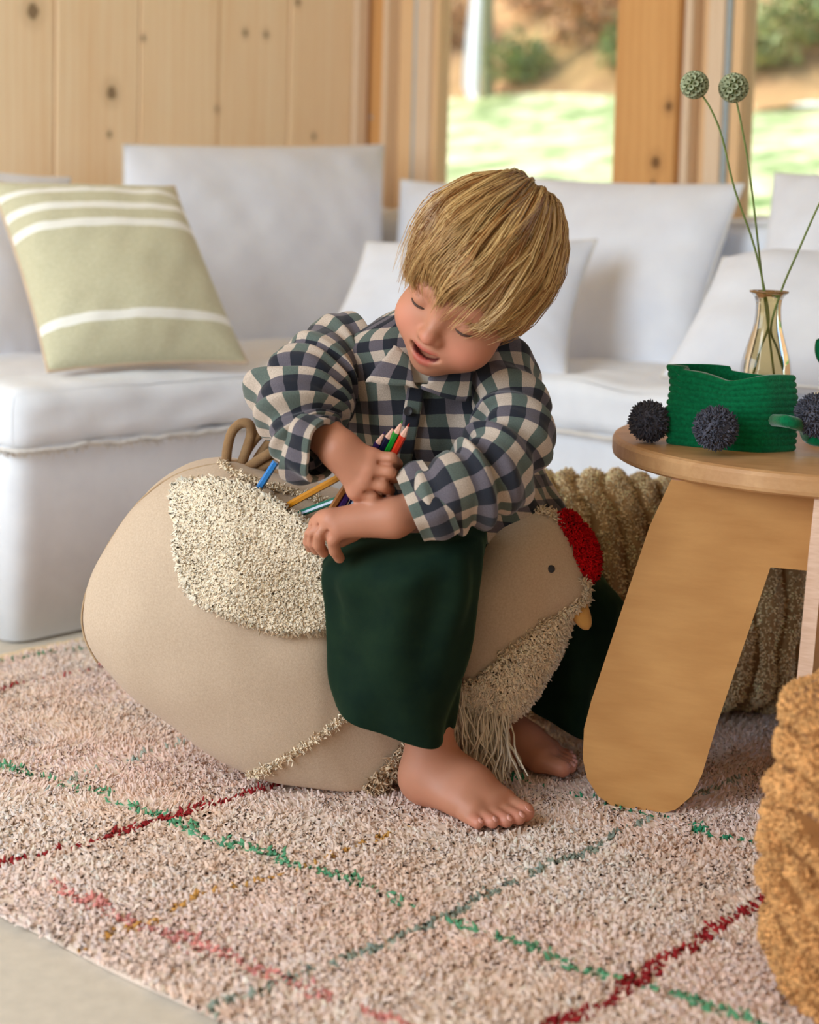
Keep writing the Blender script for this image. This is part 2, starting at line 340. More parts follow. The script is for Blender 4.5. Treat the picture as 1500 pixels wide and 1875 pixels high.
# grass blades where the windows show them
g = np.random.default_rng(11); n = 26000
D = .5 + 5.9 * g.random(n) ** .8; Lq = g.uniform(-.2, 4.2, n) + D * g.uniform(-.1, .55, n)
X = C0[0] + D * .695 + Lq * .719; Y = C0[1] + D * .719 - Lq * .695; P = np.stack([X, Y, lawn_z(X, Y)], 1)
patch = SN(.55, 8)(P); gc = np.where(patch[:, None] > .25, np.array(srgb(222, 222, 168)), np.array(srgb(112, 148, 70))) * g.uniform(.7, 1.2, (n, 1))
h = g.uniform(.08, .24, n); a = g.uniform(0, 6.28, n); w = np.stack([np.cos(a), np.sin(a), 0 * a], 1) * (g.uniform(.006, .014, n))[:, None]; bn = g.normal(size=(n, 3)) * .05; bn[:, 2] = 0
V = np.stack([P - w, P + w, P + w * .7 + UP * (h * .6)[:, None] + bn * .4, P - w * .7 + UP * (h * .6)[:, None] + bn * .4, P + UP * h[:, None] + bn + w * .1, P + UP * h[:, None] + bn - w * .1], 1).reshape(-1, 3)
q = np.array([[0, 1, 2, 3], [3, 2, 4, 5]]); Fg = (np.arange(n)[:, None, None] * 6 + q).reshape(-1, 4)
s = NT('grass_blade'); at = s.n('Attribute', attribute_name='Col'); s.set(Base_Color=at.outputs['Color'], Roughness=.6); s.b.inputs['Transmission Weight'].default_value = 0
obj('grass', (V, Fg), s.m, smooth=False, col=np.repeat(np.clip(gc, 0, .9), 6, 0), kind='stuff', label='tall sunlit grass growing on the slope outside the windows', cat='grass')
# shrubs on the bank
s = NT('shrub_leaves'); at = s.n('Attribute', attribute_name='Col'); s.set(Base_Color=at.outputs['Color'], Roughness=.6); M_leaf = s.m
M_bark = wood('bark', srgb(150, 150, 112), srgb(110, 108, 82), grain=(4, 4, 1), scale=12, rough=.9)
def terrain(u, v):                                                   # where a photo ray meets the rising ground
    for Y in np.arange(5.0, 15.0, .02):
        p = PY(u, v, Y)
        if p[2] <= float(lawn_z(p[0], p[1])): break
    return p
def shrub(u, v, R, c, label, seed, nl=1100):
    p = terrain(u, v); z0 = float(lawn_z(p[0], p[1])); g = np.random.default_rng(seed)
    t = thing('shrub', (p[0], p[1], z0), label, 'shrub', 'shrubs on the bank outside')
    q = g.normal(size=(nl, 3)); q = unit(q) * (R * g.random(nl) ** .45)[:, None] * (1 + .25 * SN(1.5 / R, seed)(q * R))[:, None]; c0 = np.array([p[0], p[1], z0 + R * .55])
    P = c0 + q * np.array([1, 1, .85]); P[:, 2] = np.maximum(P[:, 2], z0 + .02)
    a = unit(g.normal(size=(nl, 3))); b = unit(np.cross(a, g.normal(size=(nl, 3)))); s_ = g.uniform(.03, .06, nl)[:, None] * (R / .6 + .5) * .7
    V = np.stack([P - a * s_, P + b * s_ * .45, P + a * s_, P - b * s_ * .45], 1).reshape(-1, 3)
    obj('foliage', (V, (np.arange(nl * 4)).reshape(-1, 4)), M_leaf, t, smooth=False, col=np.repeat(varied(c, nl, .22, seed, .1), 4, 0), kind='stuff')
    stems = [tube(np.array([[p[0], p[1], z0 - .03], c0 + q[i] * .3, c0 + q[i] * .9]), np.array([.02, .014, .006]), 6) for i in range(5)]
    obj('stem', join(stems), M_bark, t)
G1, G2, BR = srgb(112, 130, 66), srgb(150, 156, 92), srgb(176, 128, 78)
shrub(955, 150, .28, G1, 'green shrub on the bank, just right of the hanging white cloth', 21)
shrub(1080, 85, .42, BR, 'russet brown shrub on the bank left of the wide post', 22)
shrub(812, 90, .40, BR, 'russet shrub behind the hanging white cloth at the left of the window', 23)
shrub(1160, 125, .28, G1, 'dark green shrub half hidden behind the wide timber post', 24)
shrub(1390, 120, .34, G2, 'olive shrub behind the two dried seed heads in the right window', 25)
shrub(1510, 80, .40, G1, 'green shrub at the far right edge of the right window', 26)
shrub(985, 20, .45, srgb(196, 150, 104), 'pale tan shrub at the top middle of the centre window', 27)

# slender tree with a white cloth hanging in front of it
p = terrain(893, 175); zt = float(lawn_z(p[0], p[1])); YT = p[1]
t = thing('tree', (p[0], p[1], zt), 'slender grey-green tree trunk beside the white cloth outside', 'tree')
top = PY(897, -260, YT)
obj('trunk', tube(catmull([[p[0], p[1], zt - .05], PY(891, 90, YT), PY(893, 0, YT), top], 14), np.linspace(.062, .05, 14), 10), M_bark, t)
for k in range(3):
    a0 = PY(895, -120 - 40 * k, YT); obj('branch', tube(np.array([a0, a0 + np.array([(-1) ** k * .3, .1, .2]), a0 + np.array([(-1) ** k * .7, .1, .5])]), np.array([.03, .02, .008]), 6), M_bark, t)
M_cloth_out = fabric('white_outdoor_cloth', srgb(244, 244, 244))
rows = []
for (uu, vv, hw) in ((866, 178, 10), (862, 160, 14), (863, 130, 15), (867, 60, 13), (872, 0, 11), (878, -120, 10), (890, -250, 6)):
    a = PY(uu - hw, vv, YT - .32); b = PY(uu + hw, vv, YT - .40); rows.append(np.array([a + (b - a) * k + np.array([0, .03 * sin(k * 7), 0]) for k in np.linspace(0, 1, 7)]))
Vc = np.array(rows); Vb = Vc + np.array([0, .006, 0]); nu, nv = Vc.shape[:2]
Vq = np.concatenate([Vc.reshape(-1, 3), Vb.reshape(-1, 3)]); f1 = grid_faces(nu, nv)
bd = [i * nv for i in range(nu)] + [(nu - 1) * nv + j for j in range(1, nv)] + [i * nv + nv - 1 for i in range(nu - 2, -1, -1)] + list(range(nv - 2, 0, -1))
Fq = np.concatenate([f1, f1[:, ::-1] + nu * nv, np.array([[bd[i], bd[(i + 1) % len(bd)], bd[(i + 1) % len(bd)] + nu * nv, bd[i] + nu * nv] for i in range(len(bd))])])
obj('hanging_cloth', (Vq, Fq), M_cloth_out, label='long white cloth strip hanging from the tree outside the centre window', cat='cloth')

# ================================================================== SOFA
M_linen = fabric('white_linen', srgb(237, 240, 245), srgb(227, 230, 236), scale=14, weave=700, bump=.3, dist=.0008, fold=9)
M_linen2 = fabric('white_linen_cushion', srgb(234, 237, 244), srgb(224, 227, 236), scale=10, weave=700, bump=.28, dist=.0008, fold=12)
M_piping = fabric('linen_seam', srgb(226, 222, 216))
def rbox(s0, s1, r0, r1, z0, z1, rad, seed, amp=.006, n=46, bulge=.012):
    """soft upholstered block in wall coordinates with rounded edges and slack cloth"""
    def axis(a, b, n): t = np.linspace(0, 1, n); return a + (b - a) * t
    fs = []
    c = np.array([(s0 + s1) / 2, (r0 + r1) / 2, (z0 + z1) / 2]); h = np.array([(s1 - s0) / 2, (r1 - r0) / 2, (z1 - z0) / 2])
    for ax in range(3):
        for sg in (-1, 1):
            a, b = [k for k in range(3) if k != ax]
            A, B = np.meshgrid(np.sin(np.linspace(-pi / 2, pi / 2, n)) , np.sin(np.linspace(-pi / 2, pi / 2, n)), indexing='ij')
            q = np.zeros((n, n, 3)); q[..., a] = A; q[..., b] = B; q[..., ax] = sg; q = q.reshape(-1, 3) * h
            inner = np.clip(q, -(h - rad), h - rad); d = unit(q - inner); q2 = inner + d * rad
            nb = (1 - (q2[:, a] / h[a]) ** 2) * (1 - (q2[:, b] / h[b]) ** 2); q2[:, ax] += sg * bulge * nb
            W = c + q2; Pw = C0 + W[:, :1] * dL + W[:, 1:2] * dR + W[:, 2:] * UP; nn = d[:, :1] * dL + d[:, 1:2] * dR + d[:, 2:] * UP
            Pw = Pw + nn * (amp * SN(4.5, seed)(Pw) * .5 + amp * .3 * SN(13, seed + 1)(Pw))[:, None]
            f = grid_faces(n, n); flip = (sg > 0) != (ax == 1); fs.append((Pw, f if flip else f[:, ::-1]))
    return join(fs)
def skirt(path, z1, seed, name, par, thick=.012):
    """loose slipcover hanging to the floor along a closed or open path of (s, r) corners"""
    pts = []
    for (a, b) in zip(path[:-1], path[1:]):
        a, b = np.array(a), np.array(b); m = max(8, int(np.linalg.norm(b - a) / .015)); pts += [a + (b - a) * k / m for k in range(m)]
    pts.append(np.array(path[-1])); pts = np.array(pts); n = len(pts)
    for _ in range(3): pts[1:-1] = .25 * pts[:-2] + .5 * pts[1:-1] + .25 * pts[2:]
    T = unit(np.gradient(pts, axis=0)); Nn = np.stack([T[:, 1], -T[:, 0]], 1); L = np.concatenate([[0], np.cumsum(np.linalg.norm(np.diff(pts, axis=0), axis=1))])
    zz = np.linspace(z1, .006, 26); R = []
    gg = SN(1.0, seed); 
    for z in zz:
        k = (1 - z / z1); fold = k ** 1.3 * (.020 * np.sin(L * 15 + 2 * np.sin(L * 4 + seed)) + .011 * np.sin(L * 34 + 1.5)) + .022 * k ** 2
        corner = sum(np.exp(-((pts - np.array(c)) ** 2).sum(1) / .006) for c in path[1:-1])
        fold = fold + k ** 2.2 * .02 * corner * 1.2
        sr = pts + Nn * fold[:, None]; R.append(C0 + sr[:, :1] * dL + sr[:, 1:] * dR + z * UP)
    A = np.array(R); nv = A.shape[1]
    ins = np.array([C0 + (p - q * thick)[0] * dL + (p - q * thick)[1] * dR for p, q in zip(pts, Nn)])
    B = np.stack([ins + UP * z for z in (.006, z1)])
    A = np.concatenate([A, B]); return obj(name, (A.reshape(-1, 3), grid_faces(len(A), nv)[:, ::-1]), M_linen, par)
SL = 1.64; RD = .897; SD = .737; RM = 1.0; ZC = .308; ZS = .412
sofa = thing('corner_sofa', SR(.8, .5, 0), 'white linen slipcovered corner sofa below the pine wall with frayed cushion seam', 'sofa')
skirt([(.05, RD - .02), (SL - .02, RD - .02), (SL - .02, .04)][::1], ZC + .01, 2, 'skirt', sofa)
skirt([(SD - .02, RM), (SD - .02, RD - .1)], ZC + .01, 4, 'skirt', sofa)
obj('base', rbox(.04, SL - .05, .05, RD - .05, .02, ZC, .02, 31, .001, 14), M_linen, sofa)
obj('base', rbox(.04, SD - .05, RD - .05, RM, .02, ZC, .02, 32, .001, 14), M_linen, sofa)
obj('seat_cushion', rbox(SD * .55, SL, .22, RD, ZC, ZS, .036, 33, .009, 60, .008), M_linen, sofa)
obj('seat_cushion', rbox(.2, SD, .22, RM, ZC, ZS - .002, .034, 34, .008, 50, .006), M_linen, sofa)
obj('backrest', rbox(.04, SL, .03, .2, .03, .70, .04, 35, .006, 40), M_linen, sofa)
obj('backrest', rbox(.035, .2, .2, RM, .03, .70, .04, 36, .006, 40), M_linen, sofa)
# frayed seam round the cushion bottom edge
seam = [SR(SD + .02, RD + .004, ZC + .006)] + [SR(s_, RD + .004, ZC + .004) for s_ in np.linspace(SD + .1, SL - .04, 24)] + [SR(SL - .01, RD - .008, ZC + .003), SR(SL + .003, RD - .05, ZC + .004)] + [SR(SL + .004, r, ZC + .006) for r in np.linspace(RD - .2, .25, 8)]
Cs = catmull(seam, 160); Cs = Cs + .002 * SN(20, 5)(Cs)[:, None] * UP
obj('seam', tube(Cs, .0042, 8), M_piping, sofa)
gN = np.random.default_rng(4); sp = Cs[gN.integers(2, 158, 700)] + gN.normal(size=(700, 3)) * .002
frV, frC = tufts(sp, np.tile(unit(dR * .5 + np.array([0, 0, -.4])), (700, 1)), .012, .0007, varied(srgb(232, 228, 222), 700, .06), 1.0, .4)
obj('frayed_edge', frV, tuft_mat('frayed_linen'), sofa, col=frC, kind='stuff')
mod = thing('sofa_module', SR(.4, 1.5, 0), 'white armless sofa module below the right window, behind the round table', 'sofa')
obj('base', rbox(.04, SD - .05, RM + .06, 2.2, .02, ZC, .02, 41, .001, 14), M_linen, mod)
skirt([(.1, 2.2), (SD - .02, 2.2), (SD - .02, RM + .06)][::-1], ZC + .01, 6, 'skirt', mod)
obj('seat_cushion', rbox(.2, SD, RM + .06, 2.2, ZC, ZS, .036, 42, .009, 56, .008), M_linen, mod)
obj('backrest', rbox(.035, .2, RM + .07, 2.2, .03, .70, .04, 43, .006, 40), M_linen, mod)
seam = np.array([SR(SD + .004, r, ZC + .004) for r in np.linspace(RM + .1, 2.15, 60)]); obj('seam', tube(seam + .002 * SN(20, 6)(seam)[:, None] * UP, .004, 8), M_piping, mod)

# ------------------------------------------------------------------ cushions
def cushion_mesh(cn, T, n=44, pin=.05, seed=1, wr=.006, sag=.0, p=2.4):
    """stuffed cushion from its four corners (tl, tr, br, bl): two bulged faces meeting in a seam"""
    tl, tr, br, bl = [np.asarray(c, float) for c in cn]
    t = np.sin(np.linspace(-pi / 2, pi / 2, n)); U, Vv = np.meshgrid(t, t, indexing='ij')
    u2 = U * (1 - pin * (1 - Vv ** 2)) ; v2 = Vv * (1 - pin * (1 - U ** 2))
    a = (u2 + 1) / 2; b = (v2 + 1) / 2
    Pm = ((1 - a) * (1 - b))[..., None] * bl + (a * (1 - b))[..., None] * br + (a * b)[..., None] * tr + ((1 - a) * b)[..., None] * tl
    N = unit(np.cross((tr + br - tl - bl), (tl + tr - bl - br)))
    th = T * ((1 - np.abs(U) ** p) * (1 - np.abs(Vv) ** p)) ** .5 * (1 - sag * Vv)
    edge = np.minimum(1 - np.abs(U), 1 - np.abs(Vv))
    ns = SN(5, seed)(Pm) * .6 + SN(11, seed + 1)(Pm) * .35
    side = []
    rad = np.exp(-edge * 5) * np.sin((np.arctan2(Vv, U)) * 22 + seed) 
    for sg in (1, -1):
        q = Pm + N * (sg * (th + (wr * ns + wr * .35 * rad) * np.minimum(edge * 6, 1)))[..., None]; side.append(q.reshape(-1, 3))
    f = grid_faces(n, n); uvq = np.stack([(u2 + 1) / 2, (v2 + 1) / 2], -1).reshape(-1, 2)
    bd = [i * n for i in range(n)] + [(n - 1) * n + j for j in range(1, n)] + [i * n + n - 1 for i in range(n - 2, -1, -1)] + list(range(n - 2, 0, -1))
    return np.concatenate(side), np.concatenate([f, f[:, ::-1] + n * n]), np.concatenate([uvq, uvq]), side[0][bd]
def cushion(name, cn, T, label, m, seed, group=None, pipe=True, mback=None, **kw):
    V, Fc, uvq, bd = cushion_mesh(cn, T, seed=seed, **kw)
    base = np.array([V[:, 0].mean(), V[:, 1].mean(), V[:, 2].min()])
    t = thing(name, base, label, 'cushion' if name != 'throw_pillow' else 'pillow', group)
    nf = len(Fc) // 2
    obj('cover', (V, Fc), [m, mback or m], t, uv=uvq, mi=np.r_[np.zeros(nf, int), np.ones(nf, int)])
    if pipe: obj('seam', tube(np.concatenate([bd, bd[:2]]), .0032, 6, cap=False), M_piping if mback is None else mback, t)
    return t
def onR(u, v, r): return PP(u, v, SR(0, r, 0), dR)       # plane parallel to the left wall
def onS(u, v, s): return PP(u, v, SR(s, 0, 0), dL)       # plane parallel to the window wall
GC = 'white sofa cushions'
cushion('sofa_cushion', [onR(-160, 292, .27), onR(128, 326, .25), onR(80, 700, .46), onR(-220, 690, .46)], .075, 'white back cushion at the far left, behind the striped pillow', M_linen2, 51, GC)
cushion('sofa_cushion', [onR(227, 266, .26), onR(702, 266, .26), onR(700, 640, .46), onR(200, 648, .46)], .075, 'large square white cushion against the pine wall beside the striped pillow', M_linen2, 52, GC, pin=.03)
cushion('sofa_cushion', [onS(735, 330, .22), onS(1030, 338, .22), onS(1010, 690, .40), onS(700, 690, .40)], .05, 'white cushion upright behind the boy in the sofa corner, mostly hidden by his hair', M_linen2, 53, GC)
cushion('sofa_cushion', [PY(672, 445, 3.02), PY(1092, 440, 2.98), PY(1035, 690, 2.80), PY(575, 650, 2.86)], .055, 'white cushion lying low directly behind the boy\'s shoulders', M_linen2, 54, GC, pin=.06)
cushion('sofa_cushion', [onS(965, 326, .23), onS(1362, 338, .23), onS(1252, 690, .42), onS(985, 690, .42)], .07, 'white cushion below the wide timber post, to the right of the boy\'s head', M_linen2, 55, GC, pin=.04)
cushion('sofa_cushion', [onS(1420, 318, .24), onS(1800, 330, .24), onS(1790, 620, .42), onS(1372, 600, .42)], .06, 'white cushion at the right edge, above and behind the glass vase', M_linen2, 56, GC, pin=.04)
cushion('sofa_cushion', [PY(1325, 472, 2.66), PY(1720, 470, 2.52), PY(1700, 735, 2.3), PY(1212, 690, 2.48)], .075, 'big plump white cushion slumped on the seat behind the glass vase', M_linen2, 57, GC, pin=.05)
# striped pillow
s = NT('striped_weave'); uvn = s.n('TexCoord'); sep = s.n('SeparateXYZ'); s.l(uvn.outputs['UV'], sep.inputs[0]); vv = sep.outputs[1]
wob = s.math('MULTIPLY', s.math('SUBTRACT', s.noise(s.coords('Object'), 30, 3), .5), .012); vv = s.math('ADD', vv, wob)
tot = None
for c_, w_ in ((.885, .018), (.775, .021), (.665, .023), (.185, .022)):
    e = s.math('LESS_THAN', s.math('ABSOLUTE', s.math('SUBTRACT', vv, c_)), w_); tot = e if tot is None else s.math('MAXIMUM', tot, e)
sage = s.mix(s.ramp(s.noise(s.coords('Object', (1, 1, 5)), 160, 2), .4, .7), srgb(196, 191, 158), srgb(214, 209, 180))
s.set(Base_Color=s.mix(tot, sage, srgb(244, 242, 232)), Roughness=.95, Sheen_Weight=.2); s.b.inputs['Specular IOR Level'].default_value = .15
s.bump(s.math('ADD', s.noise(s.coords('Object', (1, 1, 3)), 500, 2), s.math('MULTIPLY', tot, 2.0)), .5, .0012); M_stripe = s.m
M_beige = fabric('beige_backing', srgb(214, 190, 162))
cushion('throw_pillow', [PY(-18, 334, 2.70), PY(318, 342, 2.86), PY(452, 664, 2.70), PY(88, 680, 2.52)], .075, 'sage green throw pillow with white stripes propped on the left of the sofa', M_stripe, 58, None, mback=M_beige, pin=.045, wr=.005)
# ================================================================== RUG
rA = PZ(0, 1695, 0); rB = PZ(370, 1875, 0); e1 = unit(rB - rA); fA = PZ(0, 1222, 0); fB = PZ(165, 1185, 0); e2 = unit(fB - fA)
M2 = np.array([[e1[0], -e2[0]], [e1[1], -e2[1]]]); k1, k2 = np.linalg.solve(M2, (fA - rA)[:2]); RC = rA + e1 * k1
RL, RW = 2.35, 1.28
def rug_pt(a, b, z=0.0): return RC + np.multiply.outer(a, e1) + np.multiply.outer(b, e2) + UP * z
def rug_ab(P): return np.linalg.solve(np.array([[e1[0], e2[0]], [e1[1], e2[1]]]), (np.asarray(P) - RC)[..., :2].T).T
RZ = .012
rug = thing('shag_rug', rug_pt(RL / 2, RW / 2), 'cream shaggy wool rug with wobbly green and red grid lines on the pale floor', 'rug')
t = np.linspace(0, 1, 60); bord = np.concatenate([rug_pt(t[:-1] * RL, 0 * t[:-1]), rug_pt(0 * t[:-1] + RL, t[:-1] * RW), rug_pt(RL * (1 - t[:-1]), 0 * t[:-1] + RW), rug_pt(0 * t[:-1], RW * (1 - t[:-1]))])
cb = rug_pt(RL / 2, RW / 2); bord = cb + (bord - cb) * .985 + .003 * SN(3, 2)(bord)[:, None] * (e1 + e2)
nb = len(bord); Vr = np.concatenate([bord + UP * .001, bord + UP * RZ]); M_rugbase = fabric('rug_backing', srgb(236, 214, 196))
obj('backing', (Vr, [list(range(nb, 2 * nb)), list(range(nb))[::-1]] + [[i, (i + 1) % nb, nb + (i + 1) % nb, nb + i] for i in range(nb)]), M_rugbase, rug, smooth=False)
LINES = [  # floor lines followed in the photo: colour, half width, strength, points
    (srgb(104, 170, 128), .0055, .8, [(0, 1392), (100, 1418), (200, 1450), (300, 1488), (400, 1525), (500, 1553), (600, 1588), (700, 1622), (800, 1665), (900, 1695), (1000, 1735), (1100, 1768), (1200, 1795), (1300, 1828), (1420, 1872)]),
    (srgb(160, 44, 46), .0052, .85, [(0, 1574), (90, 1550), (180, 1523), (280, 1492), (380, 1464), (475, 1436), (560, 1410)]),
    (srgb(160, 40, 44), .0058, .9, [(990, 1880), (1060, 1840), (1130, 1808), (1190, 1765), (1260, 1725), (1320, 1688), (1375, 1655), (1420, 1630)]),
    (srgb(150, 160, 146), .0062, .9, [(340, 1870), (420, 1828), (520, 1786), (620, 1745), (720, 1710), (820, 1665), (920, 1615), (1040, 1560), (1160, 1505), (1260, 1455), (1380, 1405)]),
    (srgb(230, 150, 142), .0065, .75, [(90, 1602), (180, 1650), (290, 1692), (400, 1730), (500, 1775), (620, 1820), (740, 1870)]),
    (srgb(218, 162, 88), .0042, .7, [(90, 1745), (240, 1685), (380, 1628), (520, 1590), (640, 1542), (760, 1502)]),
    (srgb(60, 150, 110), .005, .8, [(860, 1390), (930, 1412), (1010, 1432), (1120, 1462), (1230, 1486), (1300, 1515), (1380, 1532)]),
    (srgb(176, 58, 58), .0045, .8, [(-40, 1262), (60, 1240), (130, 1226), (200, 1210), (260, 1195)]),
    (srgb(70, 130, 96), .0045, .8, [(-40, 1204), (60, 1193), (120, 1184), (190, 1172)]),
    (srgb(178, 190, 176), .005, .5, [(60, 1440), (150, 1412), (250, 1376), (340, 1348)]),
]
n = 180000; g = np.random.default_rng(17); a = g.random(n) * RL; b = g.random(n) * RW; P = rug_pt(a, b, RZ - .002)
pj = project(P); dep = P @ CF
ok = (pj[:, 0] > -140) & (pj[:, 0] < 1640) & (pj[:, 1] < 2000); P = P[ok]; n = len(P)
clump = SN(22, 31)(P); big = SN(3.0, 32)(P); fine = SN(60, 33)(P)
base = np.array(srgb(250, 229, 216)); tan_ = np.array(srgb(234, 188, 154)); pink = np.array(srgb(248, 211, 200))
f = np.clip(.22 + .16 * big + .14 * clump, 0, 1)[:, None]; colr = base * (1 - f) + tan_ * f
f = np.clip(.2 + .25 * SN(4, 34)(P), 0, .6)[:, None]; colr = colr * (1 - f) + pink * f
colr = varied(colr, n, .055, 18, .025)
P2 = P + .004 * np.stack([SN(16, 41)(P), SN(16, 42)(P), 0 * big], 1)
for (c, hw, st, pts) in LINES:
    L = np.array([PZ(u, v, RZ + .008) for u, v in pts]); L = catmull(L, 160)[:, :2]
    best = np.full(n, 9.0)
    for i0 in range(0, 160, 4):
        A, B = L[i0], L[min(i0 + 4, 159)]; d = B - A; tt = np.clip(((P2[:, :2] - A) @ d) / max(d @ d, 1e-9), 0, 1); best = np.minimum(best, np.linalg.norm(P2[:, :2] - A - tt[:, None] * d, axis=1))
    w_ = hw * (1.1 + .45 * SN(14, 50)(P)); hit = (best < w_) & (g.random(n) < st * np.clip(.95 + .35 * SN(9, 52)(P), .1, 1)); colr[hit] = varied(c, int(hit.sum()), .15, 19, .03)
lean = .65 * np.stack([SN(9, 61)(P), SN(9, 62)(P), -.2 + 0 * big], 1)
nr = P[:, 1] < 1.70; args = dict(bend=.8, droop=.4); pa, ca = tufts(P[nr], np.tile(UP, (int(nr.sum()), 1)), .0084, .0022, colr[nr], seed=20, lean=lean[nr], **args); pb, cb = tufts(P[~nr], np.tile(UP, (int((~nr).sum()), 1)), .0084, .0023, colr[~nr], seed=21, lean=lean[~nr], short=True, **args)
pile = (*join([pa, pb]), np.concatenate([pa[2], pb[2]])); pc = np.concatenate([ca, cb])
obj('pile', pile, tuft_mat('rug_pile'), rug, col=pc, kind='stuff')
# fringe along the short edge by the sofa
nf = 420; bb = np.linspace(.0, RW, nf); FP = rug_pt(0 * bb, bb, .006); fs, fc = [], []
g = np.random.default_rng(23)
for i in range(nf):
    d = -e1 * g.uniform(.03, .055) + e2 * g.normal() * .012; fs.append(tube(np.array([FP[i] + e1 * .004, FP[i] + d * .4 + UP * g.uniform(0, .006), FP[i] + d * .8 - UP * .002, FP[i] + d - UP * .004]), np.array([.0015, .0016, .0014, .0008]), 4, cap=False))
obj('fringe', join(fs), fabric('rug_fringe', srgb(222, 194, 156)), rug, kind='stuff')

# ================================================================== ROUND TABLE
TC = np.array([.525, 1.885, 0.0]); TR = .267; TZ = .430
M_top = wood('table_top_ply', srgb(206, 160, 112), srgb(168, 118, 72), grain=(1.2, 8, 8), scale=7, rough=.45, spec=.4)
M_ply = wood('birch_ply', srgb(204, 152, 92), srgb(170, 116, 62), grain=(1.6, 1.6, 9), scale=3.2, rough=.42, spec=.4, knots=())
M_plyedge = wood('ply_edge', srgb(222, 186, 160), srgb(190, 146, 116), grain=(3, 3, 60), scale=8, rough=.5)
tab = thing('round_table', TC, 'low round plywood table on wide rounded plank legs at the right', 'table')
t = np.arange(96) / 96 * 2 * pi
def disc(z, r): return np.stack([TC[0] + r * np.cos(t), TC[1] + r * np.sin(t), 0 * t + z], 1)
prof = [(TR - .006, TZ - .026), (TR - .001, TZ - .023), (TR, TZ - .019), (TR, TZ - .006), (TR - .002, TZ - .002), (TR - .006, TZ)]
Vd = np.concatenate([disc(z, r) for r, z in prof]); Fd = [list(f) for f in grid_faces(len(prof), 96, False, True)] + [list(range(96))[::-1], list(range((len(prof) - 1) * 96, len(prof) * 96))]
obj('table_top', (Vd, Fd), M_top, tab, smooth=False)
def panel(ctr, dirv, outline, name):
    """plank leg: outline in (distance from axis, z), extruded to ply thickness, mirrored beyond the axis"""
    d = np.array([dirv[0], dirv[1], 0]); nn = np.array([-d[1], d[0], 0]); th = .008
    o = np.array(outline); k = len(o)
    A = ctr + o[:, :1] * d + o[:, 1:] * UP
    ins = o.copy(); c = o.mean(0)
    f0 = A - nn * th; f1 = A + nn * th
    V = np.concatenate([f0, f1]); side = [[i, (i + 1) % k, k + (i + 1) % k, k + i] for i in range(k)]
    return obj(name, (V, [list(range(k))[::-1], list(range(k, 2 * k))] + side), [M_ply, M_plyedge], tab, smooth=False, mi=[0, 0] + [1] * k)
d1 = unit(np.array([-.955, .295, 0])); A1 = np.array([.505, 1.678, 0]); n1 = np.array([-d1[1], d1[0], 0])
pxo = [(1232, 846), (1192, 960), (1150, 1085), (1110, 1205), (1085, 1280), (1072, 1330), (1070, 1370), (1078, 1408), (1098, 1440), (1130, 1462), (1165, 1472), (1205, 1474), (1240, 1464), (1268, 1440), (1288, 1400), (1312, 1330), (1345, 1232), (1380, 1130), (1412, 1036)]
ol = []
for u, v in pxo: p = PP(u, v, A1, n1); ol.append(((p - A1) @ d1, p[2]))
zb_ = min(z for _, z in ol); ol = [(r, min(z + (.006 - zb_ if z < .1 else 0), TZ - .026)) for r, z in ol]
ol[0] = (ol[0][0], TZ - .026); zc = ol[-1][1]
full = ol + [(-r, z) for r, z in ol[::-1]]
panel(A1, d1, full, 'leg_panel')
d2 = unit(np.array([-.5, -.87, 0]))
panel(np.array([.514, 1.747, 0]), d2, [(r * .6, z) for r, z in full], 'leg_panel')

# ------------------------------------------------------------------ green felt basket with pompom wheels
M_green = NT('green_felt_rope'); s = M_green; v = s.coords('Object'); s.set(Base_Color=s.mix(s.ramp(s.noise(v, 260, 3), .3, .7), srgb(10, 120, 74), srgb(4, 96, 58)), Roughness=.95, Sheen_Weight=.5, Sheen_Roughness=.4); s.b.inputs['Specular IOR Level'].default_value = .1
s.bump(s.noise(v, 500, 3), .5, .0012); M_green = s.m
bl_ = PZ(1203, 812, TZ); bf_ = PZ(1384, 830, TZ); br_ = PZ(1474, 826, TZ); bk_ = bl_ + br_ - bf_
bc = (bl_ + br_) / 2; ax1 = unit(bf_ - bl_); ax2 = unit(br_ - bf_); h1 = np.linalg.norm(bf_ - bl_) / 2; h2 = np.linalg.norm(br_ - bf_) / 2
bas = thing('felt_basket', bc, 'green coiled felt basket with dark grey pompom wheels on the round table', 'basket')
m = 120; tt = np.arange(m) / m * 2 * pi
def sq(p): return np.sign(p) * np.abs(p) ** .42
H = .092; rows = []; rope = 12
zs = np.linspace(0, 1, rope * 6 + 1)
def bas_ring(z, off):
    x, y = sq(np.cos(tt)), sq(np.sin(tt)); dip = 1 - .10 * np.exp(-((x - .35) ** 2 + (y + 1) ** 2) / .25)* z - .05 * np.exp(-((x - .1) ** 2 + (y - 1) ** 2) / .5) * z + .05 * z * (x < -.6)
    bulge = 1 + .03 * np.sin(z * pi)
    c = bc + np.outer(x * (h1 * bulge + off), ax1) + np.outer(y * (h2 * bulge + off), ax2)
    c[:, 2] += H * z * dip; c += (.0025 * SN(12, 71)(c) * z)[:, None] * (ax1 + ax2); return c
for z in zs: rows.append(bas_ring(z, .0016 * abs(sin(z * rope * pi)) ** .6 - .0016))
for z in zs[::-1]: rows.append(bas_ring(max(z, .03), -.008))
rows.append(np.repeat((bc + UP * .004)[None], m, 0))
R_ = np.array(rows); obj('coiled_wall', (R_.reshape(-1, 3), grid_faces(len(rows), m, False, True)[:, ::-1]), M_green, bas)
M_pom = tuft_mat('pompom_wool'); s = None
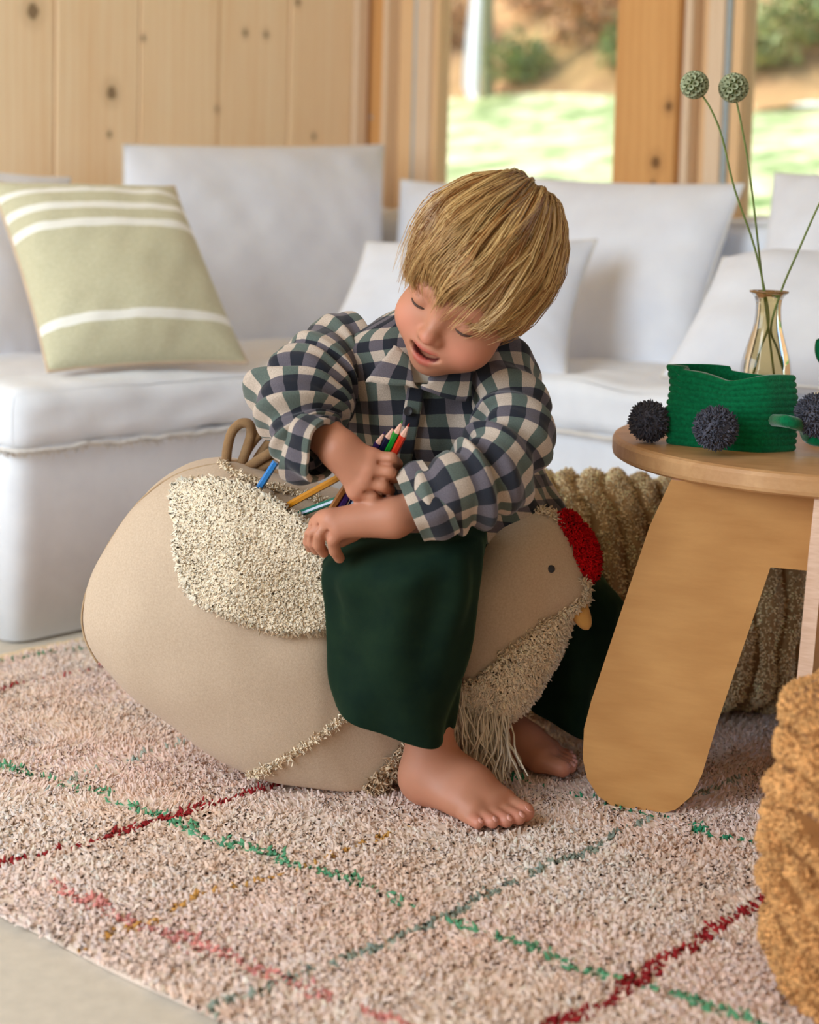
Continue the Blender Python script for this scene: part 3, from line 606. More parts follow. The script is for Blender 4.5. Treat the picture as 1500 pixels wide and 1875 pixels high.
def pompom(c, R, seed, par, name='pompom_wheel', colr=srgb(92, 92, 104), nt_=1500):
    g = np.random.default_rng(seed); q = unit(g.normal(size=(nt_, 3))); tv, tc = tufts(np.asarray(c) + q * R * .72, q, R * .3, R * .045, varied(colr, nt_, .18, seed, .02), .5, .05, seed)
    th, ph = np.meshgrid(np.linspace(0, pi, 14), np.arange(22) / 22 * 2 * pi, indexing='ij'); S = np.stack([np.sin(th) * np.cos(ph), np.sin(th) * np.sin(ph), np.cos(th)], -1).reshape(-1, 3) * R * .86 + np.asarray(c)
    V, Fc = join([tv, (S, grid_faces(14, 22, False, True))]); cc = np.concatenate([tc, np.tile(colr, (len(S), 1))])
    return obj(name, (V, Fc), M_pom, par, col=cc)
pr = .0258
pompom(PP(1189, 771, bl_ - ax1 * .012, unit(np.array([.3, 1, 0]))), pr * .98, 1, bas)
pompom(PP(1311, 784, (bl_ + bf_) / 2 - ax2 * .02, ax2), pr, 2, bas)
pompom(PP(1497, 760, (br_ + bk_) / 2 + ax1 * .0 + ax2 * .022, ax2), pr, 3, bas)
pompom((bk_ + (bl_ - bk_) * .25) * [1, 1, 0] + ax2 * .02 + UP * (TZ + pr), pr, 4, bas)
cr = catmull([(bc + br_) / 2 + UP * .035, PP(1448, 772, br_ - ax1 * .0, ax1) - ax1 * .004, PP(1462, 781, br_, ax1) + ax1 * .006, PY(1480, 800, 1.79), PY(1500, 806, 1.78), PY(1530, 800, 1.79), PY(1560, 806, 1.80)], 30)
obj('pull_cord', tube(cr, .0075, 10), M_green, bas)

# ------------------------------------------------------------------ little knitted toy at the right edge
tp = PZ(1522, 800, TZ); toy = thing('knitted_toy', tp, 'off-white knitted toy with blue flecks and green leaves at the table\'s right edge', 'toy')
t = np.arange(40) / 40 * 2 * pi
pf = [(.0, 0), (.020, .001), (.028, .01), (.031, .03), (.029, .045), (.022, .056), (.010, .06), (.0, .061)]
pf = catmull(np.array(pf), 40); Vt = (np.stack([tp[0] + pf[:, :1] * np.cos(t), tp[1] + pf[:, :1] * np.sin(t), TZ + pf[:, 1:] + 0 * t], -1)).reshape(-1, 3)
Vt = Vt + .0008 * np.sin(Vt[:, 2:] * 900) * unit(Vt - tp)
s = NT('flecked_knit'); v = s.coords('Object', (1, 1, .6)); f = s.math('GREATER_THAN', s.noise(v, 90, 1), .66); s.set(Base_Color=s.mix(f, srgb(226, 220, 206), srgb(44, 64, 150)), Roughness=.95); s.bump(s.noise(v, 400, 2), .4, .001)
obj('body', (Vt, grid_faces(40, 40, False, True)), s.m, toy)
def leaf(base, tip, w, nrm, m=12, cup=.15):
    base, tip, nrm = map(lambda q: np.asarray(q, float), (base, tip, nrm)); ax = tip - base; sd = unit(np.cross(ax, nrm)); k = np.linspace(0, 1, m); rows = []
    for q in k:
        hw = w * sin(pi * min(q * .94 + .03, 1)) ** .7; rows.append([base + ax * q + sd * hw * a_ + nrm * (np.linalg.norm(ax) * cup * (sin(pi * q)) - abs(a_) * hw * .3) for a_ in np.linspace(-1, 1, 7)])
    A = np.array(rows); B = A - nrm * .004; V = np.concatenate([A.reshape(-1, 3), B.reshape(-1, 3)]); f = grid_faces(m, 7); e = [i * 7 for i in range(m)] + [(m - 1) * 7 + j for j in range(1, 7)] + [i * 7 + 6 for i in range(m - 2, -1, -1)] + [5, 4, 3, 2, 1]; k_ = m * 7
    return V, np.concatenate([f, f[:, ::-1] + k_, np.array([[e[i], e[(i + 1) % len(e)], e[(i + 1) % len(e)] + k_, e[i] + k_] for i in range(len(e))])])
topv = tp + UP * (TZ + .055) * [0, 0, 1] - tp * [0, 0, 1] + 0
topv = np.array([tp[0], tp[1], TZ + .055]); 
obj('stalk', tube(np.array([topv, topv + UP * .02, topv + UP * .038 + np.array([-.003, 0, 0])]), .0045, 8), M_green, toy)
for k in range(4):
    aa = pi + k * pi / 2 + .25; dd = np.array([cos(aa), sin(aa) * .8, 0]); obj('leaf', leaf(topv + UP * .03, topv + dd * .024 + UP * (.062 if k % 2 else .07), .013, unit(np.array([-dd[1], dd[0], 0]) + dd * .3)), M_green, toy)

# ------------------------------------------------------------------ glass vase with three dried stems
VX = PY(1404, 640, 1.99); vx, vy = VX[0], 1.99
M_vase = NT('amber_glass'); s = M_vase; tr = s.n('BsdfTransparent'); tr.inputs[0].default_value = (*srgb(246, 240, 222), 1); gl = s.n('BsdfGlossy'); gl.inputs['Roughness'].default_value = .04; df = s.n('BsdfTranslucent'); df.inputs[0].default_value = (*srgb(226, 204, 150), 1)
lw = s.n('LayerWeight'); lw.inputs[0].default_value = .35; fr = s.n('Fresnel'); fr.inputs[0].default_value = 1.5
m1 = s.n('MixShader'); s.l(s.ramp(lw.outputs['Facing'], .45, 1.7), m1.inputs[0]); s.l(tr.outputs[0], m1.inputs[1]); s.l(df.outputs[0], m1.inputs[2]); m2 = s.n('MixShader'); s.l(s.math('MULTIPLY', fr.outputs[0], 1.0), m2.inputs[0]); s.l(m1.outputs[0], m2.inputs[1]); s.l(gl.outputs[0], m2.inputs[2]); s.l(m2.outputs[0], s.t.nodes['Material Output'].inputs[0]); M_vase = s.m
vase = thing('glass_vase', (vx, vy, TZ), 'small amber glass vase with a flared lip behind the green basket', 'vase')
def zpx(vv): return PY(1404, vv, vy)[2]
zt_, zb_ = zpx(534), TZ
px2m = 1.99 / F
pf = [(0, 0), (.030, .0), (.036, .004), (.037, .02), (zpx(690) - TZ, 0)]
pf = [(.002, TZ + .001), (.026, TZ + .001), (.034, TZ + .006), (.0355, TZ + .03), (47.5 * px2m, zpx(692)), (44 * px2m, zpx(660)), (34 * px2m, zpx(625)), (26.5 * px2m, zpx(598)), (23.5 * px2m, zpx(572)), (24 * px2m, zpx(553)), (27 * px2m, zpx(543)), (33 * px2m, zpx(537)), (34 * px2m, zt_)]
po = catmull(np.array(pf), 60); pi_ = po[::-1] - np.array([.0022, -.0003]); pi_ = pi_[pi_[:, 0] > .001]; prf = np.concatenate([po, pi_])
t = np.arange(48) / 48 * 2 * pi; rib = 1 + .012 * np.cos(t * 12)
Vv_ = np.stack([vx + prf[:, :1] * np.cos(t) * rib, vy + prf[:, :1] * np.sin(t) * rib, prf[:, 1:] + 0 * t], -1).reshape(-1, 3)
obj('body', (Vv_, grid_faces(len(prf), 48, False, True)), M_vase, vase)
obj('lip', tube(np.stack([vx + 33.5 * px2m * np.cos(t), vy + 33.5 * px2m * np.sin(t), 0 * t + zt_], 1), .0016, 6, closed=True), plain('amber_lip', srgb(150, 112, 66), .15), vase)
M_stem = plain('green_stem', srgb(112, 130, 62), .6); M_pod = plain('pod_green', srgb(110, 122, 62), .7); M_cup = plain('pod_cups', srgb(176, 182, 146), .8)
def stem(pts, podpx, R, label, seed, has=True):
    C = catmull([PY(u, v, y) for u, v, y in pts], 40); t = thing('dried_flower', C[0], label, 'flower')
    obj('stalk', tube(C, np.linspace(.0016, .0012, 40), 7), M_stem, t)
    c = C[-1] + unit(C[-1] - C[-4]) * R * .8
    th, ph = np.meshgrid(np.linspace(0, pi, 16), np.arange(24) / 24 * 2 * pi, indexing='ij'); S = np.stack([np.sin(th) * np.cos(ph), np.sin(th) * np.sin(ph), np.cos(th)], -1).reshape(-1, 3) * R * .8 + c
    obj('seed_head', (S, grid_faces(16, 24, False, True)), M_pod, t)
    k = 60; i = np.arange(k) + .5; el = np.arccos(1 - 2 * i / k); az = pi * (1 + 5 ** .5) * i; Q = np.stack([np.cos(az) * np.sin(el), np.sin(az) * np.sin(el), np.cos(el)], 1)
    cups = []; st = []
    for q in Q:
        a = unit(np.cross(q, [.3, .5, .8])); b = np.cross(q, a); tt = np.arange(10) / 10 * 2 * pi; o = np.cos(tt)[:, None] * a + np.sin(tt)[:, None] * b
        r0 = R * .09; r1 = R * .23; cups.append((np.concatenate([c + q * R * .74 + o * r0, c + q * R * 1.0 + o * r1, c + q * R * .97 + o * r1 * .85, c + q * R * .82 + o * r0 * .8]), grid_faces(4, 10, False, True)))
        st.append(tube(np.array([c + q * R * .7, c + q * R * 1.02]), R * .045, 5))
    obj('cups', join(cups), M_cup, t); obj('stamens', join(st), plain('pod_bristle', srgb(74, 84, 40), .8), t); return t
b0 = (1410, 600, 1.985)
stem([(1378, 690, 1.975), (1392, 640, 1.98), (1408, 590, 1.985), (1398, 520, 1.985), (1378, 440, 1.985), (1345, 345, 1.98), (1322, 250, 1.975), (1302, 200, 1.97), (1284, 172, 1.97)], None, .0178, 'left dried seed head, pale green, leaning over the window frame', 1)
stem([(1418, 692, 1.99), (1412, 640, 1.99), (1402, 560, 1.99), (1392, 480, 1.99), (1382, 390, 1.99), (1372, 310, 1.985), (1360, 240, 1.98), (1348, 182, 1.98)], None, .0188, 'right dried seed head, darker olive, upright against the right window', 2)
stem([(1438, 690, 1.985), (1424, 640, 1.98), (1412, 600, 1.975), (1432, 530, 1.97), (1462, 460, 1.96), (1486, 405, 1.96), (1512, 350, 1.955), (1540, 300, 1.95)], None, .0175, 'dried stem leaning right out of the vase beyond the picture edge', 3)

# ================================================================== TERRY POUFS (ribbed rolls)
def terry(name, base, axis_o, axis_d, R, L, ribs, label, cat, c, seed, nt_, wob=.004, keepfn=None, round_end=.05, tl=.0044, tr_=.0016):
    """stuffed roll of looped terry: ribs run round it, divided by deep grooves"""
    ad = unit(axis_d); a = unit(np.cross(ad, [0, 0, 1.0] if abs(ad[2]) < .8 else [0, 1.0, 0])); b = np.cross(ad, a)
    nu, nv = ribs * 10 + 1, 120; x = np.linspace(0, 1, nu); t = np.arange(nv) / nv * 2 * pi
    X, T = np.meshgrid(x, t, indexing='ij'); Pq = np.stack([np.cos(T) * R, np.sin(T) * R, X * L], -1)
    ph = X * ribs + .22 * SN(5, seed)(Pq) + .12 * SN(12, seed + 1)(Pq)
    groove = np.abs(np.sin(ph * pi)) ** .6
    endr = np.sqrt(np.clip(1 - np.clip((round_end - np.minimum(X * L, L - X * L)) / round_end, 0, 1) ** 2, 0, 1)); rad = (R - round_end) + round_end * endr
    rad = np.where(endr <= 0, 0, rad)
    rad = rad - .018 * (1 - groove) + wob * SN(7, seed + 3)(Pq) + .002 * SN(30, seed + 4)(Pq)
    V = axis_o + (X * L)[..., None] * ad + (np.cos(T) * rad)[..., None] * a + (np.sin(T) * rad)[..., None] * b
    caps0 = axis_o + ad * .004; capn = axis_o + ad * (L - .004)
    V[0] = caps0; V[-1] = capn
    # extra rings for the flat ends
    e0 = V[1].copy(); eN = V[-2].copy()
    rings = [V[0]] + [caps0 + (e0 - caps0) * k for k in (.2, .4, .6, .8, .93)] + list(V[1:-1]) + [capn + (eN - capn) * k for k in (.93, .8, .6, .4, .2)] + [V[-1]]
    V = np.array(rings); Fc = grid_faces(len(V), nv, False, True)
    V = V.reshape(-1, 3)
    P, N = tri_sample(V, Fc, nt_, seed); cen = axis_o + ((P - axis_o) @ ad)[:, None] * ad
    if ((N * (P - cen)).sum(1)).mean() < 0: Fc = Fc[:, ::-1]; N = -N
    th = thing(name, base, label, cat)
    obj('cover', (V, Fc), fabric('terry_groove_shade_%d' % seed, tuple(np.array(c) * np.array([.36, .29, .22]))), th)  # groove shade put into the colour: ground much darker than the loops
    if keepfn is not None: k = keepfn(P); P, N = P[k], N[k]
    # loops thin out inside the grooves
    rr = np.linalg.norm(P - axis_o - ((P - axis_o) @ ad)[:, None] * ad, axis=1); k = (rr > R - .0092 + .0012 * np.random.default_rng(2).normal(size=len(P))) | (((P - axis_o) @ ad) < .03) | (((P - axis_o) @ ad) > L - .03)
    P, N = P[k], N[k]
    fq = .5 + .5 * SN(20, seed + 6)(P)[:, None]
    tv, tc = tufts(P - N * .001, N, tl, tr_, varied(np.array(c) * (1 - .18 * np.clip(fq, 0, 1)), len(P), .12, seed, .03), .8, .25, seed, short=True)
    obj('terry_loops', tv, tuft_mat('terry_%d' % seed), th, col=tc, kind='stuff')
    return th
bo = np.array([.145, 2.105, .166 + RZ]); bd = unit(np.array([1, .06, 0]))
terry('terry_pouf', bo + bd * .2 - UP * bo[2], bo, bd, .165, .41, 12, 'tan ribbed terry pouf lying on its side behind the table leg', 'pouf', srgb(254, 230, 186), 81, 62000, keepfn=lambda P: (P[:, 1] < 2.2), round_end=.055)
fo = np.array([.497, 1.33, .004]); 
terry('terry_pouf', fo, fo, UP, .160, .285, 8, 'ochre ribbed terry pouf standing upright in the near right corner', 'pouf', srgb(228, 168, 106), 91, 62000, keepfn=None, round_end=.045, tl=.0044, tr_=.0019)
# ================================================================== HEN SHAPED POUF
from mathutils.bvhtree import BVHTree
def bvh_of(V, Fc): return BVHTree.FromPolygons([tuple(v) for v in np.asarray(V).tolist()], [tuple(f) for f in np.asarray(Fc).tolist()])
def hit(bv, u, v, off=0.0):
    d = unit(ray(u, v)); p, nrm, i, dist = bv.ray_cast(Vector(CO), Vector(d))
    if p is None:
        p, nrm, i, dist = bv.find_nearest(Vector(CO + d * 1.9))
    p, nrm = np.array(p), np.array(nrm)
    if nrm @ d > 0: nrm = -nrm
    return p + nrm * off
KY = .974; HY = 1.90 * KY                                            # the hen and its rider share one depth scale
def inflate(out_px, cpx, Wfun, gfun, Y0, n=200, m=34, p=2.4, e=.55, amp=.003, seed=5):
    """two stuffed side panels over a traced side outline, joined by a gusset strip"""
    o = catmull(np.array(out_px, float), n, True); gg = np.array([gfun(u, v) for u, v in o]); 
    XZ = np.array([PY(u, v, Y0 - g_)[[0, 2]] for (u, v), g_ in zip(o, gg)]); c = PY(cpx[0], cpx[1], Y0 - .1)[[0, 2]]
    s = np.sin(np.linspace(0, pi / 2, m)) ; s = np.r_[s]; rows = []
    for sg in (-1, 1):
        R = []
        for k in s[::-1] if sg == -1 else s[::-1]:
            q = c + (XZ - c) * k; wv = gg + (np.array([Wfun(x) for x in q[:, 0]]) - gg).clip(0) * (1 - k ** p) ** e
            R.append(np.stack([q[:, 0], Y0 + sg * wv, q[:, 1]], 1))
        rows.append(np.array(R))
    V = np.concatenate([rows[0][::-1], rows[1]]); P = V.reshape(-1, 3)
    cen = np.array([c[0], Y0, c[1]]); P = P + unit(P - cen) * (amp * SN(4, seed)(P) * .6 + amp * .4 * SN(10, seed + 1)(P))[:, None]
    Fc = grid_faces(len(V), n, False, True); return P, Fc, XZ, gg, o
M_canvas = fabric('hen_canvas', srgb(200, 178, 154), srgb(186, 162, 138), scale=420, weave=1200, bump=.4, dist=.0008)
M_thread = fabric('hen_seam', srgb(176, 148, 116)); M_fleece = tuft_mat('hen_fleece'); FLC = srgb(242, 224, 198)
hen = thing('hen_pouf', (PZ(640, 1430, 0)[0], HY, .012), 'beige canvas hen shaped pouf with fleece wing, red comb and looped rope tail', 'pouf')
BO = [(405, 850), (370, 854), (330, 866), (290, 888), (252, 922), (218, 966), (190, 1012), (168, 1058), (154, 1100), (150, 1138), (158, 1175), (178, 1212), (212, 1252), (258, 1292), (310, 1330), (370, 1372), (420, 1402), (470, 1424), (530, 1438), (600, 1447), (660, 1446), (715, 1436), (765, 1412), (805, 1370), (835, 1310), (850, 1240), (850, 1150), (835, 1070), (800, 1010), (740, 968), (670, 935), (600, 906), (540, 886), (480, 868), (440, 856)]
def hx(u): return PY(u, 1100, HY)[0]
def WB(x): return float(np.interp(x, [hx(150), hx(260), hx(450), hx(600), hx(700), hx(780), hx(860)], [.125, .135, .135, .125, .105, .08, .06]))
def GB(u, v): return float(np.interp(v, [850, 1000, 1200, 1330, 1400, 1450], [.022, .035, .055, .072, .082, .09])) * (1.0 if u < 640 else float(np.interp(u, [640, 860], [1, .55])))
Vb, Fb, XZb, ggb, ob = inflate(BO, (500, 1150), WB, GB, HY)
obj('body', (Vb, Fb), M_canvas, hen); bvB = bvh_of(Vb, Fb)
ring = np.stack([XZb[:, 0], HY - ggb - .0005, XZb[:, 1]], 1); sel = [i for i, (u, v) in enumerate(ob) if u < 420 or v < 960]
k0 = max(range(len(ob)), key=lambda i: 0); seamc = ring[:64]
obj('seam', tube(seamc, .0014, 6), M_thread, hen)
# fleece wing: a pocket patch standing slightly off the side
WO = [(322, 893), (350, 884), (400, 884), (450, 896), (500, 920), (540, 946), (575, 968), (605, 992), (640, 1020), (640, 1060), (632, 1105), (612, 1148), (560, 1154), (510, 1153), (455, 1137), (402, 1116), (366, 1096), (346, 1070), (335, 1040), (328, 1000), (329, 960), (320, 925)]
wo = catmull(np.array(WO, float), 120, True); wc = np.array([480, 1030.]); rings = []
def pocket(u, v):                                                    # how far the cloth stands off: most along the open top edge
    e = np.interp(u, [320, 400, 470, 520, 560, 600, 640], [0, .35, .8, 1, 1, .9, .5]); topv = np.interp(u, [320, 400, 450, 500, 540, 600, 640], [890, 885, 896, 920, 946, 990, 1020])
    return .003 + .022 * e * float(np.clip(1 - (v - topv) / 130, 0, 1)) ** 1.5
def standoff(u, v, d): p = hit(bvB, u, v, .001); return p + unit(CO - p) * d
for k in np.linspace(1, 0.0, 22): rings.append([standoff(*(wc + (q - wc) * k), pocket(*(wc + (q - wc) * k))) for q in wo])
Rg = np.array(rings); back = Rg[:2].copy(); bk = np.array([[standoff(*(wc + (q - wc) * k), max(pocket(*(wc + (q - wc) * k)) - .004, .0005)) for q in wo] for k in (1.0, .9, .5, 0.0)])
Wv = np.concatenate([bk[::-1], Rg]); Fw = grid_faces(len(Wv), len(wo), False, True)
wing = obj('wing', (Wv.reshape(-1, 3), Fw), fabric('wing_cloth', srgb(222, 200, 172)), hen)
P, N = tri_sample(Rg.reshape(-1, 3), grid_faces(len(Rg), len(wo), False, True), 15000, 6); N = np.where((N @ np.array([0, -1., 0]) < 0)[:, None], -N, N)
cl = .5 * np.stack([SN(25, 7)(P), 0 * P[:, 0], SN(25, 8)(P) - .5], 1)
tv, tc = tufts(P, N, .0056, .0016, varied(FLC, len(P), .06, 9, .03), .75, .5, 9, lean=cl); obj('wing_fleece', tv, M_fleece, wing, col=tc, kind='stuff')
ed = Rg[0]; ed = np.concatenate([ed, ed]); g = np.random.default_rng(3); ii = g.integers(0, len(wo), 1300); P = Rg[0][ii] + g.normal(size=(1300, 3)) * .0012; N = unit(Rg[0][ii] - Rg[8][ii] + np.array([0, -.02, 0]))
tv, tc = tufts(P, N, .008, .0016, varied(FLC, 1300, .08, 10, .03), .8, .4, 10); obj('wing_edge', tv, M_fleece, wing, col=tc, kind='stuff')
def fringe_strip(name, px, bv, n, ln, rad, c, seed, wid=5, off=.001, droop=.3, width_w=.002, par=None):
    pts = catmull(np.array(px, float), 60); g = np.random.default_rng(seed); q = pts[g.integers(0, 60, n)] + g.normal(size=(n, 2)) * wid * .5
    P = np.array([hit(bv, u, v, off) for u, v in q]); d = unit(ray(*pts[30])); N = unit(np.tile(-d, (n, 1)) + g.normal(size=(n, 3)) * .5)
    tv, tc = tufts(P, N, ln, rad, varied(c, n, .1, seed, .03), 1.0, droop, seed)
    core = np.array([hit(bv, u, v, off) for u, v in pts]); V, Fc = join([tv, tube(core, width_w, 6)]); cc = np.concatenate([tc, np.tile(np.array(c) * .95, (len(V) - len(tc), 1))])
    return obj(name, (V, Fc), M_fleece, par or hen, col=cc)
RAW = srgb(236, 216, 188)
fringe_strip('belly_seam', [(455, 1420), (500, 1402), (560, 1366), (620, 1322), (665, 1292), (720, 1250)], bvB, 700, .007, .0011, RAW, 11, 7)
fringe_strip('chest_trim', [(678, 1443), (700, 1425), (725, 1398), (745, 1372), (760, 1340)], bvB, 800, .013, .0013, srgb(206, 178, 146), 12, 12, .003)
fringe_strip('back_seam', [(404, 848), (430, 868), (470, 884), (520, 898), (570, 912), (620, 928)], bvB, 600, .006, .0011, RAW, 13, 6, .002)
# rope tail
M_rope = fabric('tail_rope', srgb(150, 116, 80), srgb(128, 98, 66), weave=900, bump=.7, dist=.001)
M_rope_d = M_rope
for pts in ([(414, 856, 1.90), (416, 825, 1.90), (424, 793, 1.90), (440, 776, 1.90), (456, 777, 1.90), (460, 794, 1.905), (452, 822, 1.905), (440, 856, 1.905)],
            [(440, 858, 1.91), (452, 826, 1.91), (474, 796, 1.91), (496, 784, 1.915), (500, 800, 1.915), (480, 828, 1.915), (458, 862, 1.915)],
            [(448, 862, 1.90), (468, 846, 1.895), (500, 826, 1.89), (530, 810, 1.89), (538, 820, 1.89), (515, 838, 1.895), (480, 856, 1.90), (462, 866, 1.90)]):
    obj('tail_loop', tube(catmull([PY(q[0], q[1], q[2] * KY) for q in pts], 60), .0062, 10), M_rope, hen)
# head and breast
HO = [(868, 990), (890, 962), (920, 941), (960, 930), (1005, 934), (1040, 958), (1064, 1005), (1080, 1052), (1082, 1080), (1070, 1104), (1048, 1128), (1030, 1176), (1004, 1228), (966, 1284), (930, 1312), (885, 1318), (845, 1296), (815, 1240), (800, 1160), (812, 1080), (838, 1030)]
HYh = 1.868 * KY
def WH(x): return float(np.interp(x, [hx(800), hx(950), hx(1090)], [.066, .066, .05]))
Vh, Fh, XZh, ggh, oh = inflate(HO, (935, 1110), WH, lambda u, v: .006, HYh, n=140, m=26, amp=.002, seed=15)
obj('head', (Vh, Fh), M_canvas, hen); bvH = bvh_of(Vh, Fh)
def below_seam(px): 
    sv = np.interp(px[:, 0], [800, 845, 880, 930, 1000, 1062, 1090], [1262, 1252, 1238, 1192, 1140, 1100, 1090]); return px[:, 1] > sv
P, N = tri_sample(Vh, Fh, 26000, 16); N = np.where(((P - np.array([P[:, 0].mean(), HYh, P[:, 2].mean()])) * N).sum(1)[:, None] < 0, -N, N); k = below_seam(project(P)) & (N[:, 1] < .75); P, N = P[k], N[k]
cl = .4 * np.stack([SN(28, 17)(P), 0 * P[:, 0], SN(28, 18)(P) - .6], 1)
tv, tc = tufts(P, N, .0085, .0015, varied(FLC, len(P), .08, 19, .03), .9, .5, 19, lean=cl); obj('breast_fleece', tv, M_fleece, hen, col=tc, kind='stuff')
fringe_strip('head_seam', [(868, 990), (885, 968), (915, 945), (960, 932), (1005, 937), (1030, 955)], bvH, 600, .007, .0012, RAW, 21, 7, .001)
fringe_strip('face_seam', [(1074, 1060), (1076, 1082), (1066, 1102), (1042, 1118), (1000, 1143), (940, 1188), (885, 1240), (850, 1256)], bvH, 800, .007, .0012, RAW, 22, 8, .001)
# red comb
CO_ = [(1020, 952), (1028, 942), (1042, 939), (1056, 946), (1064, 960), (1076, 970), (1084, 984), (1092, 1000), (1097, 1020), (1096, 1040), (1092, 1056), (1078, 1063), (1064, 1061), (1053, 1050), (1051, 1030), (1046, 1008), (1036, 990), (1024, 972)]
Vc, Fc_, _, _, _ = inflate(CO_, (1062, 1005), lambda x: .016, lambda u, v: .003, HYh - .012, n=70, m=12, amp=.001, seed=25)
comb = obj('comb', (Vc, Fc_), fabric('comb_felt', srgb(150, 8, 14)), hen)
P, N = tri_sample(Vc, Fc_, 3000, 26); cc_ = np.array([P[:, 0].mean(), HYh - .012, P[:, 2].mean()]); N = np.where(((P - cc_) * N).sum(1)[:, None] < 0, -N, N)
tv, tc = tufts(P, N, .0055, .0011, varied(srgb(190, 10, 18), len(P), .18, 27, .02), .8, .2, 27); obj('comb_fleece', tv, M_fleece, comb, col=tc, kind='stuff')
b0, b1 = PY(1052, 1100, HYh - .012), PY(1076, 1150, HYh - .03)
kk = np.linspace(0, 1, 14); obj('beak', tube(b0 + np.outer(kk, b1 - b0), .0128 * np.sqrt(1 - kk ** 2.4 * .86), 20), fabric('beak_felt', srgb(206, 152, 82), weave=500, bump=.4), hen)
eq = hit(bvH, 1009, 1042, -.0005); th, ph = np.meshgrid(np.linspace(0, pi, 10), np.arange(16) / 16 * 2 * pi, indexing='ij'); S = np.stack([np.sin(th) * np.cos(ph) * .0052, np.sin(th) * np.sin(ph) * .003, np.cos(th) * .0048], -1).reshape(-1, 3) + eq
obj('eye', (S, grid_faces(10, 16, False, True)), plain('eye_thread', srgb(44, 44, 50), .6), hen)
# yarn fringe below the breast
g = np.random.default_rng(29); fs = []
for i in range(260):
    k = g.random(); u0 = np.interp(k, [0, .35, 1], [838, 850, 930]) + g.normal() * 4; v0 = np.interp(k, [0, .35, 1], [1245, 1300, 1308]) + g.normal() * 6
    p0 = hit(bvH, u0, v0, .003) if g.random() < .7 else PY(u0, v0, HYh + g.uniform(-.03, .03)); L_ = g.uniform(.055, .085); sw = g.normal() * .014; wv = g.uniform(0, 6.3)
    z1 = max(p0[2] - L_, .022); q = np.linspace(0, 1, 7); C = np.stack([p0[0] + sw * q ** 1.5 + .0022 * np.sin(q * 9 + wv), p0[1] - .006 * np.sin(q * pi) + .012 * g.normal() * q ** 2 - .01 * q, p0[2] + (z1 - p0[2]) * q], 1)
    fs.append(tube(C, np.linspace(.0014, .0011, 7), 4, cap=False))
obj('fringe', join(fs), fabric('fringe_yarn', srgb(226, 212, 190), weave=1500), hen, kind='stuff')

# ================================================================== PENCILS
M_wood_tip = plain('cedar_tip', srgb(222, 172, 150), .6)
def pencil(p0, p1, c, label, tip=True, r=.0041, n=6, mark=None, group='coloured pencils'):
    """p0 lower end, p1 upper end (the point, when tip)"""
    p0, p1 = np.asarray(p0), np.asarray(p1); d = unit(p1 - p0); a = unit(np.cross(d, [0, 1.0, .1])); b = np.cross(d, a); t = np.arange(n) / n * 2 * pi
    o = np.cos(t)[:, None] * a + np.sin(t)[:, None] * b; L = np.linalg.norm(p1 - p0); pe = p1 - d * (.017 if tip else 0)
    th = thing('coloured_pencil', p0, label, 'pencil', None)
    V = np.concatenate([p0 + o * r * .85, p0 + d * .001 + o * r, pe - d * .0005 + o * r, pe + o * r * .92]); Fq = [list(f) for f in grid_faces(4, n, False, True)] + [list(range(n))[::-1], list(range(3 * n, 4 * n))]
    obj('barrel', (V, Fq), plain('pencil_paint', c, .3, .5), th, smooth=False)
    if tip:
        V = np.concatenate([pe + o * r * .94, p1 - d * .0045 + o * r * .28]); obj('wood_tip', (V, [list(f) for f in grid_faces(2, n, False, True)] + [list(range(n, 2 * n))]), M_wood_tip, th, smooth=False)
        V = np.concatenate([p1 - d * .0048 + o * r * .27, p1 + o * r * .07]); obj('lead', (V, [list(f) for f in grid_faces(2, n, False, True)] + [list(range(n, 2 * n))]), plain('pencil_lead', tuple(x * .9 for x in c), .5), th)
    if mark:
        k0, k1 = mark; vd = unit(CO - (p0 + p1) / 2); w = unit(np.cross(d, vd)); f = unit(np.cross(w, d)); q0, q1 = p0 + (p1 - p0) * k0 + f * r * .93, p0 + (p1 - p0) * k1 + f * r * .93
        obj('printed_band', box((q0 + q1) / 2, (q1 - q0) / 2, w * r * .34, f * .0003, .0001), plain('pencil_print', srgb(196, 206, 222), .35), th, smooth=False)
    return th
def pen(q0, q1, c, label, ext=0.0, k=1.0, **kw):
    p0, p1 = PY(q0[0], q0[1], q0[2] * k), PY(q1[0], q1[1], q1[2] * k); p0 = p0 - unit(p1 - p0) * ext; return pencil(p0, p1, c, label, **kw)
yb = hit(bvB, 466, 906)[1] - .0075; ym = hit(bvB, 512, 932)[1] - .0085; yg = hit(bvB, 536, 944)[1] - .0085
pen((464, 910, yb), (505, 846, yb - .004), srgb(24, 118, 190), 'bright blue pencil standing alone in the wing pocket, blunt end up', .045, tip=False)
pen((512, 934, ym), (628, 870, ym - .045), srgb(186, 120, 20), 'ochre yellow pencil slanting out of the wing pocket under the boy\'s wrist', .03, tip=False)
pen((533, 947, yg), (640, 906, yg - .03), srgb(4, 104, 84), 'teal green pencil with a pale printed band, lowest of those slanting from the pocket', .02, tip=False, mark=(.32, .82))
pen((607, 933, 1.750), (668, 838, 1.722), srgb(150, 92, 46), 'brown pencil at the left of the held bunch, seen only below the fist', .035, k=KY, tip=False)
pen((622, 934, 1.748), (706, 789, 1.708), srgb(52, 30, 86), 'dark purple pencil in the boy\'s fist, beside the brown one', .035, k=KY)
pen((639, 934, 1.746), (723, 779, 1.703), srgb(16, 24, 52), 'navy blue pencil with a pale printed band in the boy\'s fist', .035, k=KY, mark=(.12, .32))
pen((655, 934, 1.743), (738, 769, 1.698), srgb(20, 134, 40), 'bright green pencil, tallest point of the bunch in the boy\'s fist', .035, k=KY)
